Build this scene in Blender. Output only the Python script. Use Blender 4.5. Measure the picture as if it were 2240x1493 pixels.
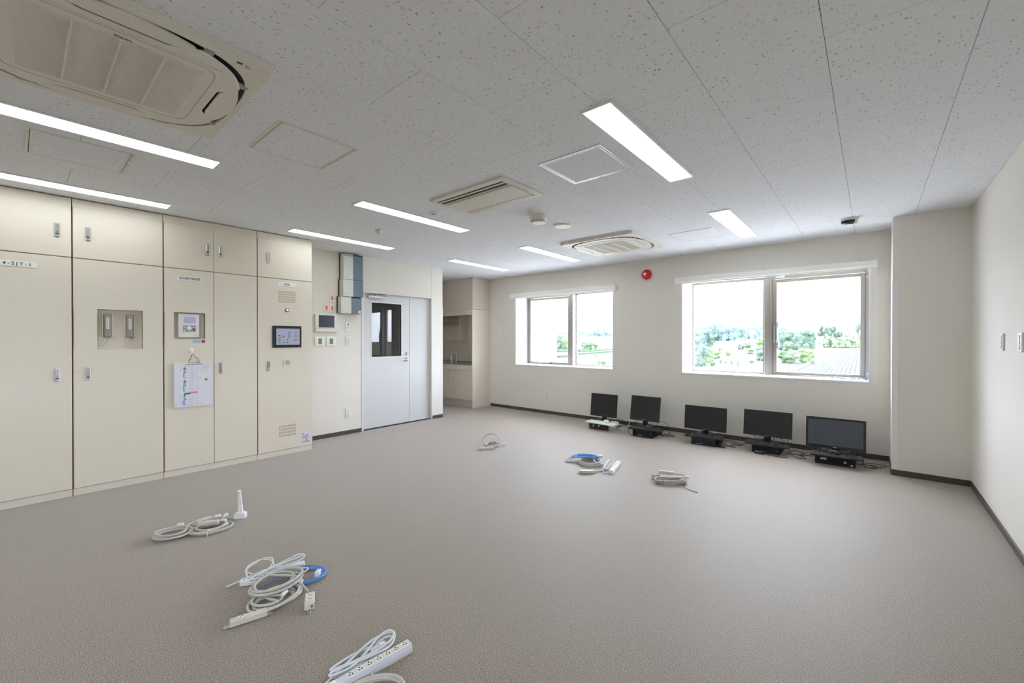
import bpy, math, random
from math import sin, cos, pi, radians, sqrt
from mathutils import Matrix, Vector
for o in list(bpy.data.objects): bpy.data.objects.remove(o)
SC = bpy.context.scene
COL = SC.collection
# ---------------------------------------------------------------- camera, sky, exposure
CAMZ = 1.3143
cam_d = bpy.data.cameras.new('camera'); cam = bpy.data.objects.new('camera', cam_d); COL.objects.link(cam)
cam_d.sensor_width = 36.0; cam_d.lens = 36.0 * 923.788 / 2240; cam_d.clip_start = .05; cam_d.clip_end = 2000
cam.location = (0, 0, CAMZ)
cam.rotation_mode = 'XYZ'; cam.rotation_euler = (radians(90 - .2716), 0, radians(40.4441))
SC.camera = cam
SC.view_settings.view_transform = 'Standard'; SC.view_settings.look = 'None'
SC.view_settings.gamma = 1.0; SC.view_settings.use_curve_mapping = False
SC.view_settings.exposure = 0.14
LAMP = 8.5        # radiance of the ceiling lamp diffusers
SKY = 4.3
w = bpy.data.worlds.new('sky'); SC.world = w; w.use_nodes = True
nt = w.node_tree; bgn = nt.nodes['Background']
tc = nt.nodes.new('ShaderNodeTexCoord'); mp = nt.nodes.new('ShaderNodeMapping'); mp.inputs['Scale'].default_value = (1, 1, 3)
nz = nt.nodes.new('ShaderNodeTexNoise'); nz.inputs['Scale'].default_value = 2.2; nz.inputs['Detail'].default_value = 5
rp = nt.nodes.new('ShaderNodeValToRGB'); rp.color_ramp.elements[0].position = .38; rp.color_ramp.elements[1].position = .66
rp.color_ramp.elements[0].color = (.60, .70, .88, 1); rp.color_ramp.elements[1].color = (.95, .95, .98, 1)
nt.links.new(tc.outputs['Generated'], mp.inputs[0]); nt.links.new(mp.outputs[0], nz.inputs['Vector'])
nt.links.new(nz.outputs[0], rp.inputs[0]); nt.links.new(rp.outputs[0], bgn.inputs[0]); bgn.inputs[1].default_value = 5.2 * SKY
cy = SC.cycles
cy.max_bounces = 10; cy.diffuse_bounces = 6; cy.glossy_bounces = 4; cy.transparent_max_bounces = 12
cy.caustics_reflective = False; cy.caustics_refractive = False; cy.sample_clamp_indirect = 6.0
cy.use_denoising = True
# ---------------------------------------------------------------- materials
def lin(r, g, b):
    f = lambda c: (c / 255 / 12.92) if c / 255 <= .04045 else ((c / 255 + .055) / 1.055) ** 2.4
    return (f(r), f(g), f(b), 1)
def mat(name, col, rough=.5, metal=0, spec=.5, bump=None, var=None, emit=0):
    m = bpy.data.materials.new(name); m.use_nodes = True; t = m.node_tree; p = t.nodes['Principled BSDF']
    c = lin(*col); p.inputs['Base Color'].default_value = c
    p.inputs['Roughness'].default_value = rough; p.inputs['Metallic'].default_value = metal
    p.inputs['Specular IOR Level'].default_value = spec
    if emit:
        p.inputs['Emission Color'].default_value = c; p.inputs['Emission Strength'].default_value = emit
    if bump or var:
        g = t.nodes.new('ShaderNodeNewGeometry'); n = t.nodes.new('ShaderNodeTexNoise')
        s, d = bump if bump else var
        n.inputs['Scale'].default_value = s; n.inputs['Detail'].default_value = 3
        t.links.new(g.outputs['Position'], n.inputs['Vector'])
        if bump:
            b = t.nodes.new('ShaderNodeBump'); b.inputs['Strength'].default_value = d; b.inputs['Distance'].default_value = .002
            t.links.new(n.outputs[0], b.inputs['Height']); t.links.new(b.outputs[0], p.inputs['Normal'])
        if var:
            n2 = t.nodes.new('ShaderNodeTexNoise'); n2.inputs['Scale'].default_value = var[0]; n2.inputs['Detail'].default_value = 4
            t.links.new(g.outputs['Position'], n2.inputs['Vector'])
            mx = t.nodes.new('ShaderNodeMix'); mx.data_type = 'RGBA'
            mx.inputs[6].default_value = tuple(x * (1 - var[1]) for x in c[:3]) + (1,); mx.inputs[7].default_value = tuple(min(1, x * (1 + var[1])) for x in c[:3]) + (1,)
            r = t.nodes.new('ShaderNodeMapRange'); r.inputs[1].default_value = .3; r.inputs[2].default_value = .7
            t.links.new(n2.outputs[0], r.inputs[0]); t.links.new(r.outputs[0], mx.inputs[0]); t.links.new(mx.outputs[2], p.inputs['Base Color'])
    return m
def N(t, kind, **kw):
    n = t.nodes.new(kind)
    for k, v in kw.items():
        if k in n.inputs: n.inputs[k].default_value = v
        else: setattr(n, k, v)
    return n
M = {}
M['wall'] = mat('wall_paper', (233, 229, 221), .85, spec=.2, bump=(260, .25))
M['wall_white'] = mat('wall_white_lining', (236, 237, 238), .5)
M['recess'] = mat('taupe_board', (212, 202, 190), .6, spec=.3)
M['joint'] = mat('ceiling_joint', (150, 146, 136), .9)
M['base'] = mat('dark_vinyl_base', (74, 66, 59), .5)
M['cab'] = mat('cream_cabinet_paint', (228, 220, 205), .38, spec=.45, bump=(35, .04))
M['cab_edge'] = mat('cabinet_gap', (178, 160, 126), .6)
M['kit'] = mat('kitchen_board', (221, 212, 197), .5, spec=.35)
M['door'] = mat('door_paint', (214, 215, 215), .42)
M['frame_w'] = mat('door_frame_paint', (226, 224, 220), .45)
M['alu'] = mat('bronze_silver_aluminium', (152, 146, 138), .4, metal=.4)
M['blind'] = mat('blind_case', (252, 252, 247), .4)
M['steel'] = mat('brushed_steel', (190, 190, 188), .25, metal=1)
M['chrome'] = mat('chrome', (225, 225, 225), .08, metal=1)
M['handle'] = mat('zinc_handle', (196, 199, 202), .35, metal=.5)
M['tapline'] = mat('tap_seam', (196, 192, 181), .7)
M['gap'] = mat('gap_strip', (172, 152, 118), .6)
M['plastic_w'] = mat('white_plastic', (238, 238, 234), .4)
M['plastic_c'] = mat('ivory_plastic', (228, 224, 214), .45)
M['ac'] = mat('ac_plastic', (231, 228, 219), .5)
M['ac_dark'] = mat('ac_slot', (38, 42, 48), .7)
M['ac_grey'] = mat('ac_joint', (165, 163, 158), .6)
M['black'] = mat('black_plastic', (24, 24, 25), .45)
M['blackm'] = mat('matte_black', (32, 32, 34), .7, spec=.3)
M['screen'] = mat('dark_screen', (14, 15, 17), .28)
M['screen2'] = mat('dark_glass_screen', (62, 68, 78), .2)
M['key'] = mat('black_keys', (52, 54, 60), .5)
M['cord'] = mat('grey_cord', (190, 187, 180), .5)
M['cordw'] = mat('white_cord', (212, 216, 219), .45)
M['tap'] = mat('tap_plastic', (208, 205, 195), .45)
M['strip'] = mat('power_strip_plastic', (208, 209, 216), .4)
M['slot'] = mat('slot_dark', (60, 56, 52), .8)
M['slotg'] = mat('outlet_line', (176, 172, 163), .7)
M['blue'] = mat('blue_cable', (92, 152, 222), .4)
M['blued'] = mat('dark_blue_cable', (60, 84, 158), .4)
M['clear'] = mat('frosted_tag', (222, 226, 234), .3)
M['red'] = mat('alarm_red', (196, 22, 30), .35)
M['redl'] = mat('red_lit_switch', (226, 74, 30), .4, emit=.35)
M['green'] = mat('lcd_green', (104, 140, 108), .35)
M['slate'] = mat('slate_panel', (104, 118, 132), .45)
M['boxg'] = mat('light_grey_panel', (214, 216, 210), .45)
M['phone'] = mat('taupe_handset', (150, 141, 128), .45)
M['paper'] = mat('laminated_paper', (226, 226, 236), .3, spec=.6)
M['ink'] = mat('ink', (40, 40, 46), .7)
M['inkg'] = mat('grey_ink', (150, 150, 160), .7)
M['yellow'] = mat('print_yellow', (222, 200, 50), .5)
M['pblue'] = mat('print_blue', (140, 178, 220), .5)
M['pmag'] = mat('print_mauve', (176, 96, 136), .5)
M['pgreen'] = mat('print_green', (46, 140, 84), .5)
M['ppink'] = mat('print_pink', (216, 140, 180), .5)
M['polive'] = mat('print_olive', (100, 100, 50), .5)
M['amber'] = mat('lit_amber', (250, 190, 140), .4, emit=.8)
M['brass'] = mat('brass_screw', (180, 150, 90), .3, metal=1)
M['lampframe'] = mat('lamp_frame', (236, 238, 240), .4)
M['skyblue'] = mat('pale_blue_sticker', (176, 216, 222), .5)
M['bounce_patch'] = mat('pale_bounce_patch', (206, 204, 198), .9)  # pale colour of the added daylight reflector below the windows
M['soil'] = mat('dry_soil', (50, 47, 47), .95, spec=.1, var=(.6, .12))
M['earth'] = mat('meadow', (61, 67, 55), .95, spec=.1, var=(.12, .18))
M['lane'] = mat('pale_lane', (78, 75, 70), .95, spec=.1)
M['crop'] = mat('crop_green', (62, 72, 56), .9, spec=.1, var=(2.0, .2))
M['mulch'] = mat('furrow_soil', (50, 47, 50), .95, spec=.1)
M['hedge'] = mat('hedge_leaf', (46, 60, 44), .9, spec=.1, var=(1.2, .3))
M['greenhouse'] = mat('greenhouse_film', (240, 240, 240), .5)
M['render'] = mat('white_render', (240, 240, 238), .8)
M['trunk'] = mat('bark', (60, 54, 46), .9)
M['roof'] = mat('grey_roof', (90, 87, 88), .7)
M['concrete'] = mat('pole_concrete', (88, 87, 85), .8)
for k, c in dict(d=(76, 93, 82), m=(80, 102, 76), l=(98, 118, 82), p=(82, 97, 88), b=(108, 122, 98), f=(84, 103, 103)).items():  # f has the blue haze of distance mixed into its leaf colour
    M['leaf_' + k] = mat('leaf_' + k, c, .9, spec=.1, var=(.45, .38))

def emitmat(name, col, s):
    m = bpy.data.materials.new(name); m.use_nodes = True; t = m.node_tree; t.nodes.clear()
    e = N(t, 'ShaderNodeEmission'); e.inputs[0].default_value = col; e.inputs[1].default_value = s
    o = N(t, 'ShaderNodeOutputMaterial'); t.links.new(e.outputs[0], o.inputs[0]); return m
M['glow'] = emitmat('led_diffuser', (.935, .99, 1.0, 1), LAMP)
M['lcd'] = emitmat('lit_lcd', lin(196, 198, 226), .55)

def glass(name, refl, wire=False, tint=(1, 1, 1, 1)):
    m = bpy.data.materials.new(name); m.use_nodes = True; t = m.node_tree; t.nodes.clear()
    tr = N(t, 'ShaderNodeBsdfTransparent'); tr.inputs[0].default_value = tint
    gl = N(t, 'ShaderNodeBsdfGlossy'); gl.inputs['Roughness'].default_value = 0
    mx = N(t, 'ShaderNodeMixShader'); mx.inputs[0].default_value = refl
    o = N(t, 'ShaderNodeOutputMaterial')
    t.links.new(tr.outputs[0], mx.inputs[1]); t.links.new(gl.outputs[0], mx.inputs[2])
    last = mx
    if wire:   # thin wires crossing diagonally inside the pane
        g = N(t, 'ShaderNodeNewGeometry'); sx = N(t, 'ShaderNodeSeparateXYZ'); t.links.new(g.outputs['Position'], sx.inputs[0])
        masks = []
        for op in ('ADD', 'SUBTRACT'):
            a = N(t, 'ShaderNodeMath', operation=op); t.links.new(sx.outputs[0], a.inputs[0]); t.links.new(sx.outputs[2], a.inputs[1])
            b = N(t, 'ShaderNodeMath', operation='PINGPONG'); b.inputs[1].default_value = .0135; t.links.new(a.outputs[0], b.inputs[0])
            c = N(t, 'ShaderNodeMath', operation='LESS_THAN'); c.inputs[1].default_value = .0003; t.links.new(b.outputs[0], c.inputs[0]); masks.append(c)
        mm = N(t, 'ShaderNodeMath', operation='MAXIMUM'); t.links.new(masks[0].outputs[0], mm.inputs[0]); t.links.new(masks[1].outputs[0], mm.inputs[1])
        d = N(t, 'ShaderNodeBsdfDiffuse'); d.inputs[0].default_value = (.8, .8, .8, 1)
        fd = N(t, 'ShaderNodeMath', operation='MULTIPLY'); fd.inputs[1].default_value = .4; t.links.new(mm.outputs[0], fd.inputs[0])
        m2 = N(t, 'ShaderNodeMixShader'); t.links.new(fd.outputs[0], m2.inputs[0]); t.links.new(mx.outputs[0], m2.inputs[1]); t.links.new(d.outputs[0], m2.inputs[2]); last = m2
    t.links.new(last.outputs[0], o.inputs[0]); return m
M['glass'] = glass('window_glass', .05, True)
M['doorglass'] = glass('door_glass', .03)

def tile_material():
    """mineral board: white with short worm-like pits lying mostly one way"""
    m = bpy.data.materials.new('mineral_ceiling_board'); m.use_nodes = True; t = m.node_tree; p = t.nodes['Principled BSDF']
    p.inputs['Roughness'].default_value = .9; p.inputs['Specular IOR Level'].default_value = .15
    g = N(t, 'ShaderNodeNewGeometry')
    mp_ = N(t, 'ShaderNodeMapping'); mp_.inputs['Scale'].default_value = (1.0, .30, 0); mp_.inputs['Rotation'].default_value = (0, 0, .12)
    wn = N(t, 'ShaderNodeTexNoise', Scale=95.0, Detail=1.0)
    t.links.new(g.outputs['Position'], wn.inputs['Vector'])
    sub = N(t, 'ShaderNodeVectorMath', operation='SUBTRACT'); sub.inputs[1].default_value = (.5, .5, .5); t.links.new(wn.outputs['Color'], sub.inputs[0])
    scl = N(t, 'ShaderNodeVectorMath', operation='SCALE'); scl.inputs['Scale'].default_value = .02; t.links.new(sub.outputs[0], scl.inputs[0])
    add = N(t, 'ShaderNodeVectorMath', operation='ADD'); t.links.new(g.outputs['Position'], add.inputs[0]); t.links.new(scl.outputs[0], add.inputs[1])
    t.links.new(add.outputs[0], mp_.inputs[0])
    pits = []
    for scale, thr in ((62.0, .10), (112.0, .10)):
        v = N(t, 'ShaderNodeTexVoronoi', voronoi_dimensions='2D', Scale=scale); t.links.new(mp_.outputs[0], v.inputs['Vector'])
        sp = N(t, 'ShaderNodeSeparateColor'); t.links.new(v.outputs['Color'], sp.inputs[0])
        k = N(t, 'ShaderNodeMath', operation='MULTIPLY'); k.inputs[1].default_value = thr * 1.7; t.links.new(sp.outputs[0], k.inputs[0])
        k2 = N(t, 'ShaderNodeMath', operation='SUBTRACT'); k2.inputs[1].default_value = thr * .25; t.links.new(k.outputs[0], k2.inputs[0])
        d = N(t, 'ShaderNodeMath', operation='SUBTRACT'); t.links.new(k2.outputs[0], d.inputs[0]); t.links.new(v.outputs['Distance'], d.inputs[1])
        r = N(t, 'ShaderNodeMapRange'); r.inputs[1].default_value = 0; r.inputs[2].default_value = .03; t.links.new(d.outputs[0], r.inputs[0])
        pits.append(r)
    mx_ = N(t, 'ShaderNodeMath', operation='MAXIMUM'); t.links.new(pits[0].outputs[0], mx_.inputs[0])
    hf = N(t, 'ShaderNodeMath', operation='MULTIPLY'); hf.inputs[1].default_value = .55; t.links.new(pits[1].outputs[0], hf.inputs[0]); t.links.new(hf.outputs[0], mx_.inputs[1])
    c = N(t, 'ShaderNodeMix', data_type='RGBA'); c.inputs[6].default_value = lin(244, 248, 254); c.inputs[7].default_value = lin(172, 170, 168)
    t.links.new(mx_.outputs[0], c.inputs[0]); t.links.new(c.outputs[2], p.inputs['Base Color'])
    b = N(t, 'ShaderNodeBump', invert=True); b.inputs['Strength'].default_value = .3; b.inputs['Distance'].default_value = .001
    t.links.new(mx_.outputs[0], b.inputs['Height']); t.links.new(b.outputs[0], p.inputs['Normal'])
    return m
M['tile'] = tile_material()

def carpet_material():
    m = bpy.data.materials.new('loop_carpet'); m.use_nodes = True; t = m.node_tree; p = t.nodes['Principled BSDF']
    p.inputs['Roughness'].default_value = .6; p.inputs['Specular IOR Level'].default_value = .6
    p.inputs['Sheen Weight'].default_value = .42; p.inputs['Sheen Roughness'].default_value = .45
    g = N(t, 'ShaderNodeNewGeometry')
    n1 = N(t, 'ShaderNodeTexNoise', Scale=310.0, Detail=3.0, Roughness=.7); n2 = N(t, 'ShaderNodeTexNoise', Scale=60.0, Detail=2.0); n3 = N(t, 'ShaderNodeTexNoise', Scale=1.3, Detail=3.0)
    v = N(t, 'ShaderNodeTexVoronoi', Scale=430.0)
    for n in (n1, n2, n3, v): t.links.new(g.outputs['Position'], n.inputs['Vector'])
    r = N(t, 'ShaderNodeValToRGB'); cr = r.color_ramp
    cr.elements[0].position = .40; cr.elements[0].color = lin(54, 46, 39)
    cr.elements[1].position = .60; cr.elements[1].color = lin(188, 172, 155)
    e = cr.elements.new(.47); e.color = lin(103, 92, 80)
    e = cr.elements.new(.52); e.color = lin(131, 118, 103)
    t.links.new(n1.outputs[0], r.inputs[0])
    hs = N(t, 'ShaderNodeHueSaturation'); mr = N(t, 'ShaderNodeMapRange'); mr.inputs[1].default_value = .3; mr.inputs[2].default_value = .7; mr.inputs[3].default_value = .94; mr.inputs[4].default_value = 1.06
    ad = N(t, 'ShaderNodeMath', operation='ADD'); t.links.new(n2.outputs[0], ad.inputs[0]); t.links.new(n3.outputs[0], ad.inputs[1])
    hv = N(t, 'ShaderNodeMath', operation='MULTIPLY'); hv.inputs[1].default_value = .5; t.links.new(ad.outputs[0], hv.inputs[0])
    t.links.new(hv.outputs[0], mr.inputs[0]); t.links.new(mr.outputs[0], hs.inputs['Value']); t.links.new(r.outputs[0], hs.inputs['Color'])
    t.links.new(hs.outputs[0], p.inputs['Base Color'])
    b = N(t, 'ShaderNodeBump'); b.inputs['Strength'].default_value = .05; b.inputs['Distance'].default_value = .002
    t.links.new(v.outputs['Distance'], b.inputs['Height']); t.links.new(b.outputs[0], p.inputs['Normal'])
    return m
M['carpet'] = carpet_material()
# ---------------------------------------------------------------- geometry collector
class G:
    def __init__(s): s.v = []; s.f = []; s.sm = []
    def add(s, vs, fs, smooth=False):
        b = len(s.v); s.v += [tuple(x) for x in vs]; s.f += [tuple(b + i for i in f) for f in fs]; s.sm += [smooth] * len(fs); return s
    def box(s, x0, x1, y0, y1, z0, z1):
        vs = [(x, y, z) for x in (x0, x1) for y in (y0, y1) for z in (z0, z1)]
        return s.add(vs, [(0, 1, 3, 2), (4, 6, 7, 5), (0, 4, 5, 1), (2, 3, 7, 6), (0, 2, 6, 4), (1, 5, 7, 3)])
    def cbox(s, x0, x1, y0, y1, z0, z1, b=.002):
        """box with chamfered edges and corners"""
        c = [(x0 + x1) / 2, (y0 + y1) / 2, (z0 + z1) / 2]; h = [(x1 - x0) / 2, (y1 - y0) / 2, (z1 - z0) / 2]
        b = min(b, min(h) * .9); vs = []; idx = {}
        for sx in (-1, 1):
            for sy in (-1, 1):
                for sz in (-1, 1):
                    for a in range(3):
                        q = [h[0] - b, h[1] - b, h[2] - b]; q[a] = h[a]
                        idx[(sx, sy, sz, a)] = len(vs); vs.append((c[0] + sx * q[0], c[1] + sy * q[1], c[2] + sz * q[2]))
        fs = []
        for a in range(3):
            o = [i for i in range(3) if i != a]
            for sg in (-1, 1):
                ring = []
                for u, v_ in ((-1, -1), (1, -1), (1, 1), (-1, 1)):
                    k = [0, 0, 0]; k[a] = sg; k[o[0]] = u; k[o[1]] = v_; ring.append(idx[(k[0], k[1], k[2], a)])
                flip = (sg > 0) == (a == 1)
                fs.append(tuple(reversed(ring)) if flip else tuple(ring))
        for a in range(3):
            o = [i for i in range(3) if i != a]
            for u in (-1, 1):
                for v_ in (-1, 1):
                    q = []
                    for sg in (-1, 1):
                        k = [0, 0, 0]; k[a] = sg; k[o[0]] = u; k[o[1]] = v_; q.append(k)
                    fs.append((idx[(*q[0], o[0])], idx[(*q[1], o[0])], idx[(*q[1], o[1])], idx[(*q[0], o[1])]))
        for sx in (-1, 1):
            for sy in (-1, 1):
                for sz in (-1, 1): fs.append(tuple(idx[(sx, sy, sz, a)] for a in range(3)))
        return s.add(vs, fs)
    def cyl(s, p0, p1, r0, r1=None, n=16, cap=True):
        r1 = r0 if r1 is None else r1; p0 = Vector(p0); p1 = Vector(p1); d = (p1 - p0).normalized()
        u = d.orthogonal().normalized(); w_ = d.cross(u); vs = []
        for p, r in ((p0, r0), (p1, r1)):
            for i in range(n):
                a = 2 * pi * i / n; vs.append(p + u * (r * cos(a)) + w_ * (r * sin(a)))
        s.add(vs, [(i, (i + 1) % n, n + (i + 1) % n, n + i) for i in range(n)], True)
        if cap:
            s.add(vs[:n], [tuple(range(n - 1, -1, -1))]); s.add(vs[n:], [tuple(range(n))])
        return s
    def lathe(s, c, prof, n=24, axis='z'):
        """prof: (radius, offset along the axis)"""
        vs = []
        for r, h in prof:
            for i in range(n):
                a = 2 * pi * i / n; q = (r * cos(a), r * sin(a), h)
                if axis == 'x': q = (q[2], q[0], q[1])
                if axis == 'y': q = (q[0], q[2], q[1])
                vs.append((c[0] + q[0], c[1] + q[1], c[2] + q[2]))
        k = len(prof)
        fs = [(j * n + i, j * n + (i + 1) % n, (j + 1) * n + (i + 1) % n, (j + 1) * n + i) for j in range(k - 1) for i in range(n)]
        s.add(vs, fs, True)
        s.add(vs[:n], [tuple(range(n))]); s.add(vs[-n:], [tuple(range(n))]); return s
    def tube(s, pts, r, n=7, closed=False):
        P = [Vector(p) for p in pts]; k = len(P); vs = []; u = None
        for i in range(k):
            a = P[(i - 1) % k] if closed or i > 0 else P[i]; b = P[(i + 1) % k] if closed or i < k - 1 else P[i]
            d = (b - a); d = d.normalized() if d.length > 1e-9 else Vector((0, 0, 1))
            if u is None: u = d.orthogonal().normalized()
            u = (u - d * u.dot(d)); u = u.normalized() if u.length > 1e-6 else d.orthogonal().normalized()
            w_ = d.cross(u)
            for j in range(n):
                t = 2 * pi * j / n; vs.append(P[i] + u * (r * cos(t)) + w_ * (r * sin(t)))
        e = k if closed else k - 1
        s.add(vs, [(i * n + j, i * n + (j + 1) % n, ((i + 1) % k) * n + (j + 1) % n, ((i + 1) % k) * n + j) for i in range(e) for j in range(n)], True)
        if not closed: s.add(vs[:n], [tuple(range(n - 1, -1, -1))]); s.add(vs[-n:], [tuple(range(n))])
        return s
    def prism(s, poly, a0, a1, axis='z'):
        """closed polygon swept along an axis; poly is (x,y) for z, (y,z) for x, (x,z) for y"""
        mk = {'z': lambda p, a: (p[0], p[1], a), 'x': lambda p, a: (a, p[0], p[1]), 'y': lambda p, a: (p[0], a, p[1])}[axis]
        n = len(poly); vs = [mk(p, a0) for p in poly] + [mk(p, a1) for p in poly]
        return s.add(vs, [(i, (i + 1) % n, n + (i + 1) % n, n + i) for i in range(n)] + [tuple(range(n)), tuple(range(2 * n - 1, n - 1, -1))])
    def ring(s, outer, inner, a0, a1):
        """flat plate (z) between two outlines with equally many points"""
        n = len(outer); vs = [(p[0], p[1], z) for z in (a0, a1) for q in (outer, inner) for p in q]
        f = []
        for i in range(n):
            j = (i + 1) % n
            f += [(i, j, n + j, n + i), (2 * n + i, 3 * n + i, 3 * n + j, 2 * n + j), (i, 2 * n + i, 2 * n + j, j), (n + i, n + j, 3 * n + j, 3 * n + i)]
        return s.add(vs, f)
    def xf(s, mtx, start=0):
        for i in range(start, len(s.v)): s.v[i] = tuple(mtx @ Vector(s.v[i]))
        return s
    def mesh(s, name):
        me = bpy.data.meshes.new(name); me.from_pydata(s.v, [], s.f)
        for p, q in zip(me.polygons, s.sm): p.use_smooth = q
        return me
def wloc(o):
    l = Vector((0, 0, 0))
    while o is not None: l += o.location; o = o.parent
    return l
def obj(name, g, m, parent=None, local=False, label=None):
    """links g as one mesh object; coordinates are world ones unless local"""
    if parent is not None and not local:
        l = wloc(parent); g.v = [(v[0] - l.x, v[1] - l.y, v[2] - l.z) for v in g.v]
    me = g.mesh(name); me.materials.append(M[m] if isinstance(m, str) else m)
    o = bpy.data.objects.new(name, me); COL.objects.link(o); o.parent = parent
    if label: o['label'] = label
    if name in STUFF: o['kind'] = 'stuff'
    return o
STUFF = {'keys', 'vent_slots', 'print', 'title', 'yellow_blocks', 'dark_blocks', 'blue_blocks', 'mauve_blocks', 'grey_lines', 'green_buttons', 'grey_buttons', 'grille_slats', 'strip_print', 'sticker_print', 'receiver_legend', 'socket_slot', 'legend', 'marks', 'front_rib'}
def tag(o, label, cat, group=None):
    o['label'] = label; o['category'] = cat
    if group: o['group'] = group
    return o
def thing(name, label, cat, loc=(0, 0, 0), rz=0, group=None):
    o = bpy.data.objects.new(name, None); COL.objects.link(o); o.empty_display_size = .05
    o.location = loc; o.rotation_euler = (0, 0, rz); return tag(o, label, cat, group)
def struct(name, g, m, parent=None):
    o = obj(name, g, m, parent)
    if parent is None: o['kind'] = 'structure'
    return o
def sroot(name, loc=(0, 0, 0)):
    o = bpy.data.objects.new(name, None); COL.objects.link(o); o.location = loc; o['kind'] = 'structure'; return o
def children(o): return [c for c in bpy.data.objects if c.parent == o]
def dup(o, loc, rz=None, label=None, group=None, parent=None, kids=None):
    r = o.copy(); COL.objects.link(r)
    if loc is not None: r.location = loc
    if rz is not None: r.rotation_euler = (0, 0, rz)
    if parent is not None: r.parent = parent
    if label: r['label'] = label
    if group: r['group'] = group
    for ch in list(o.children): dup(ch, None, parent=r)
    return r
TEXT_JOBS = []
def text(body, size, o, right, up, m, parent, name='lettering', align='CENTER', bold=0.0, extr=.0006, fit=None):
    """flat lettering lying on a surface: o is its middle, right/up its directions"""
    cu = bpy.data.curves.new(name, 'FONT'); cu.body = body; cu.size = size; cu.align_x = align; cu.align_y = 'CENTER'; cu.extrude = extr; cu.offset = bold
    cu.resolution_u = 2
    t = bpy.data.objects.new(name + '_source', cu); COL.objects.link(t)
    bpy.context.view_layer.update()
    me = bpy.data.meshes.new_from_object(t.evaluated_get(bpy.context.evaluated_depsgraph_get()))
    bpy.data.objects.remove(t); bpy.data.curves.remove(cu)
    r = Vector(right).normalized(); u = Vector(up).normalized(); n = r.cross(u)
    if fit:
        xs = [v.co.x for v in me.vertices]; k = fit / (max(xs) - min(xs)); c_ = (max(xs) + min(xs)) / 2
        for v in me.vertices: v.co.x = (v.co.x - c_) * k
    mt = Matrix((r, u, n)).transposed().to_4x4(); l = wloc(parent)
    mt.translation = Vector(o) - l
    me.transform(mt); me.materials.clear(); me.materials.append(M[m])
    ob = bpy.data.objects.new(name, me); COL.objects.link(ob); ob.parent = parent; return ob
# ================================================================ the room
XW, XR, YB, PX, PY, H = -5.54, .68, 6.107, .151, 5.5227, 2.5
YF, XL = -2.6, -7.5
g = G().box(XL, XR + .2, YF - .2, YB + .1, -.2, -.006); floor = struct('floor', g, 'base')
g = G().box(XL - .2, XR + .2, YF - .2, YB + .5, H + .006, H + .25); ceiling = struct('ceiling', g, 'joint')
# ceiling boards, 0.4555 wide and twice as long, each column shifted by half a board
P0, PC = -.602, .4555
cache = {}
def panel_mesh(w_, l_):
    k = (round(w_, 4), round(l_, 4))
    if k not in cache:
        q = G().cbox(-w_ / 2, w_ / 2, -l_ / 2, l_ / 2, H, H + .006, .001); cache[k] = q.mesh('ceiling_panel'); cache[k].materials.append(M['tile'])
    return cache[k]
def lay(name, parent, mesh_of, x0, x1, y0, y1, gap):
    if x1 - x0 < .03 or y1 - y0 < .03: return
    o = bpy.data.objects.new(name, mesh_of(x1 - x0 - gap, y1 - y0 - gap)); COL.objects.link(o); o.parent = parent; o.location = ((x0 + x1) / 2, (y0 + y1) / 2, 0)
for k in range(-16, 4):
    xa, xb = P0 + PC * k, P0 + PC * (k + 1)
    xa2, xb2 = max(xa, XL), min(xb, XR)
    off = 1.6175 if k % 2 == 0 else 2.073
    for n in range(-6, 7):
        ya, yb = off + 2 * PC * n, off + 2 * PC * (n + 1)
        ya, yb = max(ya, YF), min(yb, YB)
        if xb2 < XW + .1 and yb < 4.6: continue
        if xb2 < XW + .1: ya = max(ya, 4.684)
        lay('ceiling_panel', ceiling, panel_mesh, xa2, xb2, ya, yb, .0022)
# carpet tiles of half a metre
cache2 = {}
def carpet_mesh(w_, l_):
    k = (round(w_, 4), round(l_, 4))
    if k not in cache2:
        q = G().box(-w_ / 2, w_ / 2, -l_ / 2, l_ / 2, -.006, 0); cache2[k] = q.mesh('carpet_tile'); cache2[k].materials.append(M['carpet'])
    return cache2[k]
for i in range(-13, 5):
    for j in range(-8, 12):
        xa, xb, ya, yb = max(-1.3 + .5 * i, XL), min(-.8 + .5 * i, XR), max(.764 + .5 * j, YF), min(1.264 + .5 * j, YB)
        if xb < XW - .1 and yb < 4.6: continue
        lay('carpet_tile', floor, carpet_mesh, xa, xb, ya, yb, .0002)
# walls
W1 = (-5.129, -3.097); W2 = (-2.062, -.007); WZ = (.825, 2.17); YO = YB + .5
g = G()
for x0, x1 in ((XL - .2, W1[0]), (W1[1], W2[0]), (W2[1], XR + .2)): g.box(x0, x1, YB, YO, -.2, H + .25)
for x0, x1 in (W1, W2): g.box(x0, x1, YB, YO, -.2, WZ[0]); g.box(x0, x1, YB, YO, WZ[1], H + .25)
struct('wall_back', g, 'wall')
RWY = (-1.5, -.3)   # a window of the right wall, beside and behind the camera
struct('wall_right', G().box(XR, XR + .2, YF - .2, RWY[0], -.2, H + .25).box(XR, XR + .2, RWY[1], YB, -.2, H + .25).box(XR, XR + .2, *RWY, -.2, .85).box(XR, XR + .2, *RWY, 2.1, H + .25), 'wall')
r = sroot('window_3', (XR, sum(RWY) / 2, .85)); rm = sum(RWY) / 2
g = G()
for a_, b_ in ((RWY[0], RWY[0] + .05), (rm - .03, rm + .03), (RWY[1] - .05, RWY[1])): g.cbox(XR + .1, XR + .16, a_, b_, .85, 2.1, .003)
g.cbox(XR + .1, XR + .16, RWY[0] + .05, RWY[1] - .05, .85, .9, .003).cbox(XR + .1, XR + .16, RWY[0] + .05, RWY[1] - .05, 2.05, 2.1, .003); obj('frame', g, 'alu', r)
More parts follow.
